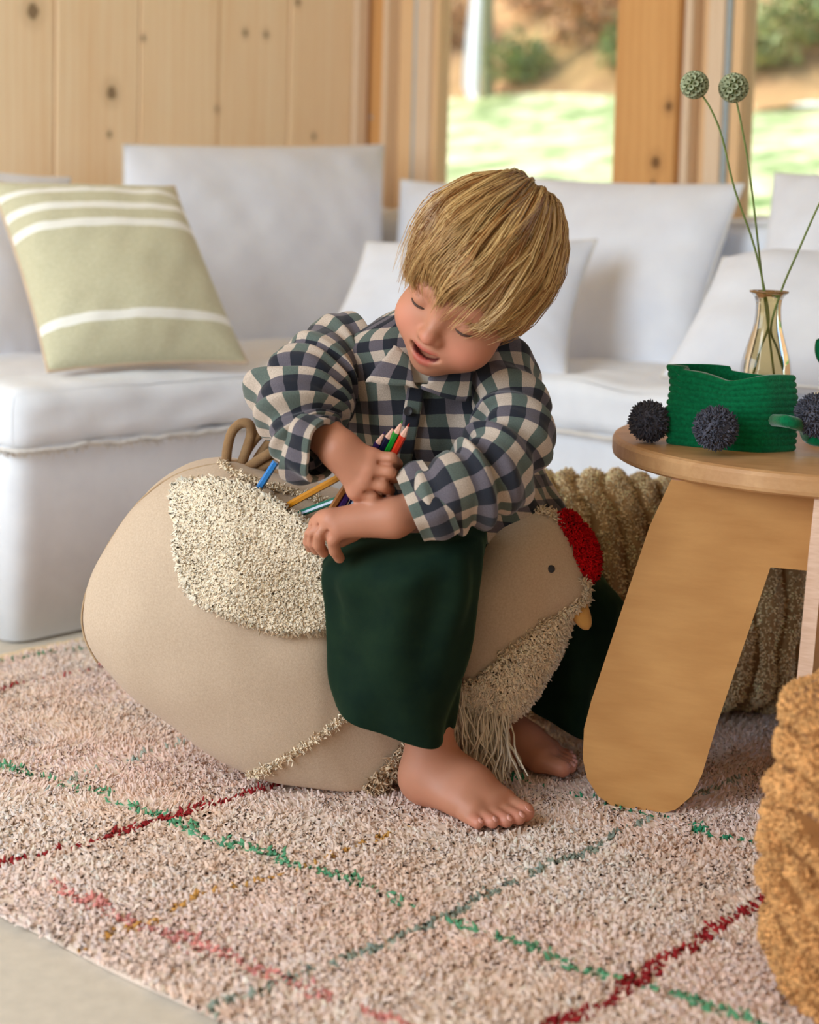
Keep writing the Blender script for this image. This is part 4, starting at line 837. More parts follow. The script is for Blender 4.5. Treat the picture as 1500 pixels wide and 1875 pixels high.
pen((668, 934, 1.741), (750, 775, 1.695), srgb(204, 52, 28), 'orange red pencil at the right of the bunch in the boy\'s fist', .035, k=KY)
# ================================================================== THE BOY
class Field:                                                         # signed distance grid with smooth unions, meshed by surface nets
    def __init__(s, lo, hi, h):
        s.lo, s.h = np.array(lo, float), h; s.n = np.ceil((np.array(hi) - s.lo) / h).astype(int) + 1; s.D = np.full(s.n, 1.0, np.float32)
    def region(s, lo, hi):
        a = np.clip(np.floor((np.array(lo) - s.lo) / s.h).astype(int), 0, s.n - 1); b = np.clip(np.ceil((np.array(hi) - s.lo) / s.h).astype(int) + 1, 1, s.n)
        sl = tuple(slice(x, y) for x, y in zip(a, b)); ax = [(s.lo[i] + np.arange(a[i], b[i]) * s.h).astype(np.float32) for i in range(3)]
        return sl, np.stack(np.meshgrid(*ax, indexing='ij'), -1)
    @staticmethod
    def smin(a, b, k):
        if k <= 0: return np.minimum(a, b)
        q = np.maximum(k - np.abs(a - b), 0) / k; return np.minimum(a, b) - q * q * k * .25
    def add(s, fn, lo, hi, k=.0, pad=.03):
        sl, P = s.region(np.array(lo) - pad, np.array(hi) + pad); s.D[sl] = s.smin(s.D[sl], fn(P).astype(np.float32), k)
    def cone(s, a, b, ra, rb, k=.0):
        a, b = np.asarray(a, float), np.asarray(b, float); r = max(ra, rb)
        s.add(lambda P: d_cone(P, a, b, ra, rb), np.minimum(a, b) - r, np.maximum(a, b) + r, k)
    def mesh(s, smooth=2):
        D = s.D; ins = D < 0; c = [ins[i:D.shape[0] - 1 + i, j:D.shape[1] - 1 + j, k:D.shape[2] - 1 + k] for i in (0, 1) for j in (0, 1) for k in (0, 1)]
        sm = sum(x.astype(np.int8) for x in c); act = (sm > 0) & (sm < 8); idx = np.argwhere(act); ID = np.full(act.shape, -1, np.int32); ID[act] = np.arange(len(idx))
        cr = np.array([(i, j, k) for i in (0, 1) for j in (0, 1) for k in (0, 1)]); val = np.stack([D[idx[:, 0] + o[0], idx[:, 1] + o[1], idx[:, 2] + o[2]] for o in cr], 1)
        acc = np.zeros((len(idx), 3)); cnt = np.zeros(len(idx))
        for a in range(8):
            for b in range(a + 1, 8):
                if np.abs(cr[a] - cr[b]).sum() != 1: continue
                va, vb = val[:, a], val[:, b]; x = (va < 0) != (vb < 0); t = np.where(x, va / np.where(x, va - vb, 1), 0); acc += x[:, None] * (cr[a] + t[:, None] * (cr[b] - cr[a])); cnt += x
        V = s.lo + (idx + acc / cnt[:, None]) * s.h; Q = []
        for ax in range(3):
            o1, o2 = [(1, 2), (2, 0), (0, 1)][ax]; sl = [slice(1, n - 1) for n in D.shape]; sl[ax] = slice(0, D.shape[ax] - 1); sh = list(sl); sh[ax] = slice(1, D.shape[ax])
            A, B = ins[tuple(sl)], ins[tuple(sh)]; e = np.argwhere(A != B); off = np.array([q.start for q in sl]); p = e + off; up = A[e[:, 0], e[:, 1], e[:, 2]]
            def cid(d1, d2): q = p.copy(); q[:, o1] += d1; q[:, o2] += d2; return ID[q[:, 0], q[:, 1], q[:, 2]]
            f = np.stack([cid(-1, -1), cid(0, -1), cid(0, 0), cid(-1, 0)], 1); f[~up] = f[~up][:, ::-1]; Q.append(f)
        Q = np.concatenate(Q); Q = Q[(Q >= 0).all(1)]
        for _ in range(smooth):
            S = np.zeros_like(V); C = np.zeros(len(V))
            for i in range(4): np.add.at(S, Q[:, i], V[Q[:, (i + 1) % 4]] + V[Q[:, (i - 1) % 4]]); np.add.at(C, Q[:, i], 2)
            V = V * .5 + .5 * S / np.maximum(C, 1)[:, None]
        return V, Q
def d_cone(P, a, b, ra, rb):
    ab = np.asarray(b) - a; t = np.clip(((P - a) @ ab) / max(ab @ ab, 1e-12), 0, 1); return np.linalg.norm(P - a - t[..., None] * ab, axis=-1) - (ra + (rb - ra) * t)
def d_ell(P, c, r):
    q = (P - np.asarray(c)) / np.asarray(r); k0 = np.linalg.norm(q, axis=-1); k1 = np.linalg.norm(q / np.asarray(r), axis=-1); return k0 * (k0 - 1) / np.maximum(k1, 1e-6)
def d_curve(P, C, r):
    return np.min([d_cone(P, C[i], C[i + 1], r[i], r[i + 1]) for i in range(len(C) - 1)], axis=0)
def smax(a, b, k): return -Field.smin(-a, -b, k)

_PY = PY
def PY(u, v, Y): return _PY(u, v, Y * KY)
# head pose
HR = np.array([.615, .526, -.325]); HT = np.array([.076, 1.80, .616]); HS = 1.041
HT = PY(873, 521, 1.755); HS = 1.041 * 1.755 / 1.80 * KY
cx, cy, cz = np.cos(HR); sx, sy_, sz = np.sin(HR)
HM = np.array([[cy, 0, sy_], [0, 1, 0], [-sy_, 0, cy]]) @ np.array([[cz, -sz, 0], [sz, cz, 0], [0, 0, 1]]) @ np.array([[1, 0, 0], [0, cx, -sx], [0, sx, cx]])
def hw(q): return (np.asarray(q, float) * HS) @ HM.T + HT
def hl(P): return ((P - HT) @ HM) / HS
def head_sdf(P):
    q = hl(P); qa = q.copy(); qa[..., 0] = np.abs(qa[..., 0]); sm = Field.smin
    d = d_ell(q, (0, .012, .028), (.0715, .088, .076))
    d = sm(d, d_ell(q, (0, -.030, -.028), (.0575, .051, .066)), .03)
    d = sm(d, d_ell(q, (0, -.038, -.060), (.043, .041, .032)), .02)
    d = sm(d, d_ell(q, (0, -.065, -.081), (.017, .014, .013)), .018)
    d = sm(d, d_ell(qa, (.034, -.052, -.040), (.027, .026, .026)), .018)
    d = sm(d, d_ell(q, (0, -.066, .016), (.046, .015, .013)), .02)
    d = smax(d, -d_ell(qa, (.029, -.090, -.003), (.017, .014, .010)), .012)
    d = sm(d, d_ell(qa, (.029, -.0655, -.004), (.0145, .0135, .0125)), .003)
    d = sm(d, d_cone(q, np.array([0, -.073, .002]), np.array([0, -.087, -.026]), .0055, .0085), .010)
    d = sm(d, d_ell(q, (0, -.0905, -.030), (.0092, .009, .0082)), .006)
    d = sm(d, d_ell(qa, (.0098, -.0835, -.0335), (.0062, .0075, .006)), .005)
    d = smax(d, -d_ell(qa, (.0048, -.0905, -.0395), (.003, .004, .003)), .002)
    d = sm(d, d_ell(q, (0, -.068, -.056), (.027, .017, .022)), .014)
    w = q.copy(); w[..., 2] = q[..., 2] - 9 * q[..., 0] ** 2
    d = smax(d, -d_ell(w, (0, -.088, -.0575), (.0215, .020, .0088)), .002)
    xs = np.linspace(-.021, .021, 7)
    up = np.stack([xs, -.0862 + 16 * xs ** 2, -.0505 + 6 * xs ** 2 + .0012 * (1 - np.abs(xs) / .021)], 1)
    lo = np.stack([xs, -.0835 + 18 * xs ** 2, -.0675 + 22 * xs ** 2], 1); th = 1 - (xs / .021) ** 2
    box_ = (np.abs(q[..., 0]) < .03) & (q[..., 1] < -.05) & (q[..., 2] < -.03) & (q[..., 2] > -.085)
    pl = q[box_]; e = np.full(q.shape[:-1], 1.0)
    if len(pl): e[box_] = np.minimum(d_curve(pl, up, .0016 + .0019 * th), d_curve(pl, lo, .0018 + .0028 * th))
    d = sm(d, e, .004)
    d = sm(d, d_ell(qa, (.064, .014, -.014), (.009, .018, .026)), .006)
    return d * HS
FZ = RZ + .004
def foot(heel, toe, side):                                           # local frame along the foot, towards the big toe, up
    f = unit((toe - heel) * [1, 1, 0]); l = np.array([-f[1], f[0], 0]) * side; o = heel * [1, 1, 0] + UP * FZ
    return lambda a, b, c: o + f * a + l * b + UP * c
nh = PZ(752, 1440, FZ + .01); ntoe = PZ(968, 1508, FZ + .01); ff = unit((ntoe - nh) * [1, 1, 0]); nh = ntoe - ff * .172; NF = foot(nh, ntoe, 1)
ftoe = PZ(1058, 1408, FZ + .01); fh = ftoe - unit(np.array([.70, -.60, 0])) * .165; FF = foot(fh, ftoe, -1)
Bf = Field((-.20, 1.50, 0), (.28, 2.04, .82), .0019)
def add_foot(T, knee):
    p = lambda *q: T(*q)
    e = [((.022, 0, .026), (.030, 0, .024), .027, .027), ((.032, .001, .05), (.030, 0, .118), .028, .029), ((.035, .004, .045), (.085, .012, .030), .030, .024), ((.03, -.006, .025), (.11, -.020, .014), .024, .0145), ((.07, .016, .026), (.122, .021, .016), .022, .0165), ((.09, 0, .024), (.118, .003, .016), .022, .0165)]
    for a, b, ra, rb in e: Bf.cone(p(*a), p(*b), ra, rb, .016)
    for a, b, ra, rb in (((.122, .022, .015), (.155, .019, .013), .013, .0108), ((.122, .006, .014), (.156, .004, .011), .010, .0082), ((.118, -.006, .013), (.149, -.010, .010), .0095, .0078), ((.112, -.017, .012), (.139, -.023, .010), .009, .0074), ((.104, -.027, .011), (.127, -.034, .009), .0088, .007)): Bf.cone(p(*a), p(*b), ra, rb, .0035)
    Bf.cone(p(.030, 0, .118), knee, .0285, .034, .01)
NK, FK = PY(752, 1050, 1.765), PY(1060, 1095, 1.985)
add_foot(NF, NK); add_foot(FF, FK)
hipN, hipF = PY(735, 985, 1.84), PY(868, 1005, 1.92); pel = PY(820, 955, 1.875); che = PY(785, 740, 1.868); nkb = PY(806, 650, 1.85)
Bf.cone(hipN, NK, .048, .036, .02); Bf.cone(hipF, FK, .028, .030, .02); Bf.cone(pel, hipN, .05, .045, .02); Bf.cone(pel, hipF, .045, .028, .02); Bf.cone(pel, che, .05, .060, .03)
shR, elR, wrR = PY(620, 660, 1.83), PY(546, 750, 1.755), PY(622, 823, 1.700); shL, elL, wrL = PY(915, 680, 1.83), PY(932, 850, 1.725), PY(722, 948, 1.692)
Bf.cone(che, nkb, .055, .036, .03); Bf.cone(shR, shL, .034, .034, .03); Bf.cone(shR, elR, .028, .021, .01); Bf.cone(shL, elL, .028, .021, .01)
Bf.cone(elR, wrR, .024, .0212, .01); Bf.cone(elL, wrL, .024, .0203, .01)
Bf.cone(nkb, hw((0, .02, -.05)), .037, .036, .02)
# hands
def hand(wr, mcps, rp, fingers, thumb, fr, core):
    for m_, r2 in zip(mcps, rp): Bf.cone(wr, m_, .0165, r2, .011)
    for a, b in zip(mcps[:-1], mcps[1:]): Bf.cone(a, b, .0095, .0095, .006)
    for ch, r in zip(fingers, fr):
        for i in range(len(ch) - 1): Bf.cone(ch[i], ch[i + 1], r * (1.05 - .09 * i), r * (.98 - .09 * i), .0018 if i else .003)
    for A, B in zip(fingers[:-1], fingers[1:]):                        # the furrow between neighbouring fingers
        M_ = [(a + b) / 2 for a, b in zip(A, B)]; M_[0] = M_[0] * .7 + M_[1] * .3; M_ = [m_ + unit(m_ - core) * .0062 for m_ in M_[:3]]
        for a, b in zip(M_[:-1], M_[1:]):
            sl, P = Bf.region(np.minimum(a, b) - .01, np.maximum(a, b) + .01); Bf.D[sl] = smax(Bf.D[sl], -d_cone(P, a, b, .0017, .0026).astype(np.float32), .0022)
    r = [.0105, .0088, .0078]
    for i in range(len(thumb) - 1): Bf.cone(thumb[i], thumb[i + 1], r[i], r[min(i + 1, 2)], .006 if i == 0 else .002)
q = lambda *L: [PY(*a) for a in L]
mR = q((682, 838, 1.694), (677, 860, 1.688), (667, 881, 1.689), (652, 899, 1.694))
hand(wrR, mR, (.0104, .0104, .0100, .0094), [
    [mR[0]] + q((716, 840, 1.688), (727, 850, 1.708), (712, 856, 1.734)), [mR[1]] + q((713, 864, 1.683), (724, 874, 1.706), (706, 878, 1.733)),
    [mR[2]] + q((701, 889, 1.685), (713, 898, 1.708), (695, 900, 1.733)), [mR[3]] + q((683, 910, 1.690), (695, 917, 1.711), (682, 917, 1.732))],
    q((640, 838, 1.712), (664, 838, 1.738), (690, 846, 1.744)), (.0076, .0076, .0073, .0067), PY(682, 868, 1.725))
mL = q((622, 968, 1.690), (607, 952, 1.694), (594, 953, 1.704), (583, 960, 1.716))
hand(wrL, mL, (.0112, .0110, .0105, .0098), [
    [mL[0]] + q((610, 988, 1.690), (613, 1008, 1.700), (622, 1022, 1.712)), [mL[1]] + q((586, 978, 1.692), (584, 998, 1.703), (593, 1012, 1.716)),
    [mL[2]] + q((575, 976, 1.703), (572, 994, 1.714), (580, 1008, 1.726)), [mL[3]] + q((568, 978, 1.716), (564, 992, 1.726), (568, 1004, 1.736))],
    q((668, 962, 1.712), (645, 978, 1.728), (625, 990, 1.736)), (.0077, .0075, .0072, .0066), PY(622, 990, 1.735))
hc = hw((0, 0, 0)); Bf.add(head_sdf, hc - .115, hc + .115, .012, .0)
Vs, Fs = Bf.mesh(2)
# skin colour: lips, mouth, cheeks, knuckles and toes
SK = np.array(srgb(180, 123, 96)); col = np.tile(SK, (len(Vs), 1)); ql = hl(Vs)
def blend(w, c): global col; col = col * (1 - w[:, None]) + np.array(c) * w[:, None]
near_head = np.linalg.norm(ql, axis=1) < .14
def blob(c, r, soft=1.0, sym=False):
    z = ql.copy(); 
    if sym: z[:, 0] = np.abs(z[:, 0])
    return np.clip(1.5 - np.linalg.norm((z - np.array(c)) / np.array(r), axis=1) * 1.0, 0, 1) * near_head * soft
blend(blob((.036, -.066, -.038), (.022, .022, .018), .45, True), srgb(224, 140, 118)); blend(blob((0, -.096, -.031), (.010, .010, .009), .35), srgb(220, 132, 112))
xs = np.linspace(-.021, .021, 7); up = np.stack([xs, -.0862 + 16 * xs ** 2, -.0505 + 6 * xs ** 2 + .001], 1); lo = np.stack([xs, -.0835 + 18 * xs ** 2, -.0675 + 22 * xs ** 2], 1); th = 1 - (xs / .021) ** 2
ih = np.where(near_head)[0]; dl = np.minimum(d_curve(ql[ih], up, .0016 + .0015 * th), d_curve(ql[ih], lo, .0018 + .0026 * th)); w = np.zeros(len(Vs)); w[ih] = np.clip(1 - dl / .0016, 0, 1) * .9; blend(w, srgb(172, 66, 60))
wq = ql.copy(); wq[:, 2] -= 9 * ql[:, 0] ** 2; e = d_ell(wq, (0, -.088, -.0575), (.0202, .020, .0078)); w = np.clip(-e / .0008 + .4, 0, 1) * near_head * (ql[:, 1] > -.0835); blend(w, srgb(88, 26, 26))
for T in (NF, FF):
    for a in ((.157, .019, .012), (.155, .004, .011), (.148, -.010, .010), (.139, -.023, .010), (.127, -.034, .009)): blend(np.clip(1.3 - np.linalg.norm(Vs - T(*a), axis=1) / .012, 0, 1) * .35, srgb(226, 140, 124))
for m_ in mR + mL: blend(np.clip(1.2 - np.linalg.norm(Vs - m_, axis=1) / .014, 0, 1) * .2, srgb(228, 150, 128))
boy = thing('person', [.08, 1.88, RZ], 'blond child in checked shirt and green trousers astride the hen pouf, holding pencils', 'person')
s = NT('skin'); at = s.n('Attribute', attribute_name='Col'); v = s.coords(); f = s.ramp(s.noise(v, 70, 3), .3, .7)
s.set(Base_Color=s.mix(s.math('MULTIPLY', f, .12), at.outputs['Color'], srgb(206, 130, 106)), Roughness=.5, Subsurface_Weight=.12, Subsurface_Scale=.006); s.b.inputs['Subsurface Radius'].default_value = (1, .35, .2); s.b.inputs['Specular IOR Level'].default_value = .35
s.bump(s.noise(v, 900, 2), .08, .0004)
obj('body', (Vs, Fs), s.m, boy, col=col)
M_lash = plain('lash', srgb(70, 44, 32), .7)
for sd in (-1, 1):
    a = np.linspace(-1.0, 1.05, 16); el = -.42 - .10 * np.cos(a * 1.4); c = np.array([sd * .029, -.0655, -.004]); R_ = np.array([.0150, .0140, .0130])
    p = c + R_ * np.stack([np.sin(a) * np.cos(el), -np.cos(a) * np.cos(el), np.sin(el)], 1); obj('eyelash', tube(hw(p), .0015 * np.sin(np.linspace(.25, 2.9, 16)) + .0003, 6), M_lash, boy)
    b = np.stack([sd * np.linspace(.014, .044, 10), -.0815 + .009 * np.linspace(0, 1, 10) ** 2 * 1.6, .0175 + .004 * np.sin(np.linspace(.3, 2.7, 10))], 1); obj('eyebrow', tube(hw(b), .0016, 6), plain('brow_hair', srgb(176, 128, 84), .8), boy)
nm = plain('toe_nail', srgb(232, 168, 152), .35)
for T in (NF, FF):
    for a, r in (((.1605, .0185, .0195), .006), ((.1605, .004, .0165), .0042), ((.1535, -.0105, .0152), .004), ((.143, -.0235, .015), .0036), ((.131, -.0345, .0135), .0034)):
        tt = np.arange(10) / 10 * 2 * pi; o = T(*a); fx, fy = T(1, 0, 0) - T(0, 0, 0), T(0, 1, 0) - T(0, 0, 0); rg = o + r * (np.outer(np.cos(tt), fx * .75 - UP * .55) + np.outer(np.sin(tt), fy)); V = np.concatenate([rg - UP * .001, rg + UP * .0006, (o + UP * .0011)[None]])
        obj('toenail', (V, [[i, (i + 1) % 10, 10 + (i + 1) % 10, 10 + i] for i in range(10)] + [[10 + i, 10 + (i + 1) % 10, 20] for i in range(10)]), nm, boy)

# ------------------------------------------------------------------ checked shirt
s = NT('checked_cotton'); tc_ = s.n('TexCoord'); mp = s.n('Mapping'); s.l(tc_.outputs['UV'], mp.inputs[0]); sep = s.n('SeparateXYZ'); s.l(mp.outputs[0], sep.inputs[0]); PER = .031
def band(sock): 
    w = s.math('ADD', s.math('DIVIDE', sock, PER), s.math('MULTIPLY', s.math('SUBTRACT', s.noise(tc_.outputs['Object'], 45, 2), .5), .10)); return s.math('GREATER_THAN', s.math('FRACT', w), .5)
u_, v_ = band(sep.outputs[0]), band(sep.outputs[1])
CC, DD, WD, FD_ = srgb(194, 176, 160), srgb(40, 42, 50), srgb(92, 102, 95), srgb(100, 93, 100)
base = s.mix(v_, s.mix(u_, CC, WD), s.mix(u_, FD_, DD)); wv = s.noise(s.coords('UV', (1, 1, 1)), 900, 2)
base = s.mix(s.math('MULTIPLY', s.ramp(wv, .35, .65), .25), base, srgb(30, 30, 36)); s.set(Base_Color=base, Roughness=.95, Sheen_Weight=.2); s.b.inputs['Specular IOR Level'].default_value = .12
s.bump(wv, .35, .0008); M_check = s.m
def loft(cs, n, m, sq=1.0, disp=None, inner=.004, flip=False, twist=0.0):
    """cs rows: centre, half axis a, half axis b; closed around, both ends turned in"""
    A = catmull(np.array([np.concatenate(r) for r in cs]), n); t = np.arange(m + 1) / m * 2 * pi + twist
    c, a, b = A[:, None, :3], A[:, None, 3:6], A[:, None, 6:]; ct, st = np.cos(t), np.sin(t); ct = np.sign(ct) * np.abs(ct) ** sq; st = np.sign(st) * np.abs(st) ** sq
    V = c + a * ct[None, :, None] + b * st[None, :, None]; N = unit(a * ct[None, :, None] / np.sum(a * a, -1, keepdims=True) + b * st[None, :, None] / np.sum(b * b, -1, keepdims=True))
    Lr = np.linalg.norm(np.diff(A[:, :3], axis=0), axis=1); Lc = np.concatenate([[0], np.cumsum(Lr)]); per = np.linalg.norm(np.diff(V, axis=1), axis=2).sum(1).mean()
    UVq = np.stack(np.broadcast_arrays(np.linspace(0, per, m + 1)[None, :], Lc[:, None]), -1)
    if disp is not None: dd = disp(V.reshape(-1, 3), np.broadcast_to(t, (n, m + 1)).ravel(), np.repeat(np.linspace(0, 1, n), m + 1)).reshape(n, m + 1); dd[:, -1] = dd[:, 0]; V = V + N * dd[..., None]
    i1 = V[-1] - N[-1] * inner; i2 = V[-6] - N[-6] * inner * 1.5; i0 = V[0] - N[0] * inner; i00 = V[min(8, n - 1)] - N[min(8, n - 1)] * inner * 1.5
    V2 = np.concatenate([i00[None], i0[None], V, i1[None], i2[None]]); U2 = np.concatenate([UVq[:1], UVq[:1], UVq, UVq[-1:], UVq[-1:]])
    f = grid_faces(n + 4, m + 1); return V2.reshape(-1, 3), (f[:, ::-1] if flip else f), U2.reshape(-1, 2)
sc_ = lambda Y: Y * KY / F
rows = []
for (u, v, Y, hwp, d, tilt, yaw) in ((862, 975, 1.905, 202, .085, .03, .05), (850, 922, 1.897, 202, .088, .02, .045), (822, 862, 1.885, 190, .090, .01, .03), (800, 795, 1.87, 174, .090, .005, .02), (790, 735, 1.862, 166, .085, -.004, .02), (782, 690, 1.855, 168, .075, -.006, .02), (776, 652, 1.85, 176, .064, -.008, .02), (776, 622, 1.848, 158, .052, -.008, .02), (786, 596, 1.848, 104, .045, 0, .01), (796, 572, 1.848, 66, .040, 0, .0)):
    rows.append((PY(u, v, Y), np.array([hwp * sc_(Y), yaw, -tilt]), np.array([0, -d, .35 * d if v < 700 else .08 * d])))
n1_, n2_, n3_ = SN(7, 101), SN(14, 102), SN(5, 103)
def torso_disp(P, t, k): return .004 * n1_(P * [1.6, 1, .7]) + .0025 * n2_(P * [1.6, 1, .7]) + .0045 * np.sin(P[:, 0] * 95 + 3 * n3_(P) + P[:, 2] * 20) * np.clip((.62 - P[:, 2]) * 6, .0, 1) * .5
tv, tf, tu = loft(rows, 70, 120, .86, torso_disp)
def tubeloft(pts, radii, n, m, disp, flat=1.0):
    C = catmull(np.array([PY(*q) for q in pts]), 24); r = np.interp(np.linspace(0, 1, 24), np.linspace(0, 1, len(radii)), radii); T, N, B = frames(C)
    return loft([(C[i], N[i] * r[i], B[i] * r[i] * flat) for i in range(24)], n, m, 1.0, disp)
def sleeve_disp(seed, el):
    a, b, c = SN(9, seed), SN(18, seed + 1), SN(6, seed + 2)
    def f(P, t, k): 
        fold = np.exp(-((k - el) / .28) ** 2); return .0045 * a(P) + .0022 * b(P) + (.0055 * np.sin(k * 46 + 1.7 * np.sin(t + seed) + 1.6 * c(P)) + .003 * np.sin(k * 80 + 2 * np.cos(t) + seed)) * (.25 + fold) * np.clip(k * 5, 0, 1)
    return f
rv, rf, ru = tubeloft([(668, 640, 1.845), (625, 658, 1.83), (578, 690, 1.80), (552, 726, 1.765), (548, 766, 1.735), (562, 802, 1.715), (582, 819, 1.703)], [.046, .050, .050, .050, .045, .038, .034], 110, 90, sleeve_disp(110, .6))
lv, lf, lu = tubeloft([(872, 645, 1.845), (905, 672, 1.83), (928, 720, 1.795), (938, 785, 1.76), (915, 848, 1.725), (866, 888, 1.705), (812, 912, 1.692), (772, 930, 1.688)], [.044, .047, .045, .044, .047, .046, .041, .035], 120, 90, sleeve_disp(120, .55))
SV, SF = join([(tv, tf), (rv, rf), (lv, lf)]); SU = np.concatenate([tu, ru + [.011, .004], lu + [.007, .012]])
obj('shirt', (SV, SF), M_check, boy, uv=SU); bvS = bvh_of(tv, tf)
def cuff(pts, radii, seed):
    C = np.array([PY(*q) for q in pts]); C = catmull(C, 10); r = np.interp(np.linspace(0, 1, 10), np.linspace(0, 1, len(radii)), radii); T, N, B = frames(C); nz, nz2 = SN(16, seed), SN(30, seed)
    return loft([(C[i], N[i] * r[i], B[i] * r[i]) for i in range(10)], 26, 80, 1.0, lambda P, t, k: .0035 * nz(P) + .0018 * nz2(P) + .002 * np.sin(t * 3 + seed), .005)
for a in (cuff([(556, 812, 1.714), (572, 820, 1.707), (594, 827, 1.699)], (.039, .040, .0385), 130), cuff([(806, 914, 1.692), (784, 925, 1.689), (755, 938, 1.688)], (.0425, .042, .039), 131)):
    obj('cuff', (a[0], a[1]), M_check, boy, uv=a[2] * [1, 1] + [.005, .009])
def sheet(px, bv, off, thick, name, m, nu=12, nv=10, lift=None, uvs=.0):
    """cloth patch from four photo corners laid over a surface"""
    tl, tr, br, bl = [np.array(q, float) for q in px]; A = []
    for i in np.linspace(0, 1, nu):
        for j in np.linspace(0, 1, nv):
            p = (1 - i) * ((1 - j) * tl + j * tr) + i * ((1 - j) * bl + j * br); A.append(hit(bv, p[0], p[1], off + (lift(i, j) if lift else 0)))
    A = np.array(A); G = A.reshape(nu, nv, 3)
    for _ in range(3): G[1:-1, 1:-1] = (G[:-2, 1:-1] + G[2:, 1:-1] + G[1:-1, :-2] + G[1:-1, 2:]) / 4
    A = G.reshape(-1, 3); d = unit(CO - A.mean(0)); B = A - d * thick; f = grid_faces(nu, nv); k = nu * nv; e = [i * nv for i in range(nu)] + [(nu - 1) * nv + j for j in range(1, nv)] + [i * nv + nv - 1 for i in range(nu - 2, -1, -1)] + list(range(nv - 2, 0, -1))
    Fq = np.concatenate([f[:, ::-1], f + k, np.array([[e[i], e[(i + 1) % len(e)], e[(i + 1) % len(e)] + k, e[i] + k] for i in range(len(e))])])
    ii, jj = np.meshgrid(np.linspace(0, 1, nu), np.linspace(0, 1, nv), indexing='ij'); wdt = np.linalg.norm(G[nu // 2, 0] - G[nu // 2, -1]); hgt = np.linalg.norm(G[0, nv // 2] - G[-1, nv // 2]); uvq = np.stack([jj * wdt, ii * hgt], -1).reshape(-1, 2) + uvs
    return obj(name, (np.concatenate([A, B]), Fq), m, boy, uv=np.concatenate([uvq, uvq]))
sheet([(738, 655), (806, 655), (792, 700), (752, 700)], bvS, .006, .004, 't_shirt', fabric('cream_cotton', srgb(226, 214, 196)))
sheet([(722, 640), (752, 664), (764, 708), (684, 698)], bvS, .016, .005, 'collar', M_check, lift=lambda i, j: .010 * sin(i * pi * .5) * (1 - .3 * j))
sheet([(796, 672), (866, 640), (858, 738), (768, 708)], bvS, .016, .005, 'collar', M_check, lift=lambda i, j: .010 * sin(i * pi * .6))
sheet([(748, 704), (776, 706), (752, 850), (722, 850)], bvS, .006, .004, 'placket', M_check, 26, 6, uvs=.012)
bp = hit(bvS, 748, 752, .0105); vd = unit(CO - bp); a = unit(np.cross(vd, UP)); b = np.cross(a, vd); tt = np.arange(18) / 18 * 2 * pi; o = np.cos(tt)[:, None] * a + np.sin(tt)[:, None] * b
prof = [(.0, -.002), (.0052, -.002), (.0056, -.0008), (.0052, .0008), (.0040, .0002), (.0, -.0002)]; V = np.concatenate([bp + o * r + vd * z for r, z in prof]); obj('button', (V, grid_faces(6, 18, False, True)), plain('dark_button', srgb(38, 38, 44), .3), boy)

# ------------------------------------------------------------------ velvet trousers
s = NT('green_velvet'); v = s.coords(); f = s.ramp(s.noise(v, 25, 3), .3, .7); s.set(Base_Color=s.mix(f, srgb(14, 32, 24), srgb(24, 42, 28)), Roughness=.9, Sheen_Weight=.4, Sheen_Roughness=.35, Sheen_Tint=(*srgb(120, 150, 110), 1)); s.b.inputs['Specular IOR Level'].default_value = .1; s.bump(s.noise(v, 700, 2), .2, .0006); M_velvet = s.m
def leg(rws, seed, m=110, n=80):
    R_ = []
    for (l, r, d) in rws:
        Lp, Rp = PY(*l), PY(*r); a = (Rp - Lp) / 2; c = (Lp + Rp) / 2; b = unit(np.cross(a, [0, 0, 1.0]) * 1.0); b = b if b[1] < 0 else -b; R_.append((c, a, b * d + UP * (-.15 * d)))
    n1, n2, n3 = SN(6, seed), SN(13, seed + 1), SN(3, seed + 2)
    def dsp(P, t, k): return .006 * n1(P * [1.5, 1.5, .45]) + .0035 * n2(P * [1.4, 1.4, .4]) + .0045 * np.sin(t * 5 + 2 * n3(P) + k * 2) * np.clip(k * 1.3 - .2, 0, 1)
    return loft(R_, n, m, .92, dsp, .004)
nl = leg([((655, 940, 1.86), (850, 945, 1.80), .06), ((622, 985, 1.83), (866, 975, 1.735), .075), ((610, 1030, 1.805), (872, 1015, 1.705), .080), ((606, 1090, 1.80), (868, 1085, 1.705), .070), ((603, 1160, 1.80), (853, 1175, 1.73), .068), ((600, 1215, 1.80), (842, 1262, 1.755), .070), ((603, 1250, 1.80), (838, 1340, 1.775), .070)], 141)
fl_ = leg([((860, 990, 1.95), (1010, 985, 1.95), .07), ((940, 1030, 1.965), (1085, 1040, 1.975), .065), ((985, 1075, 1.965), (1134, 1082, 1.985), .055), ((985, 1130, 1.965), (1142, 1112, 1.995), .055), ((975, 1200, 1.965), (1120, 1190, 2.0), .050), ((965, 1255, 1.965), (1092, 1260, 2.0), .048), ((960, 1288, 1.96), (1066, 1330, 1.99), .046)], 151)
C = np.array([PY(*q) for q in catmull(np.array([(690, 985, 1.855), (780, 985, 1.875), (870, 995, 1.90), (950, 1005, 1.94)]), 14)]); seat = tube(C, .058 + .012 * np.sin(np.linspace(0, pi, 14)), 24)
V, Fc = join([(nl[0], nl[1]), (fl_[0], fl_[1]), seat]); obj('trousers', (V, Fc), M_velvet, boy)

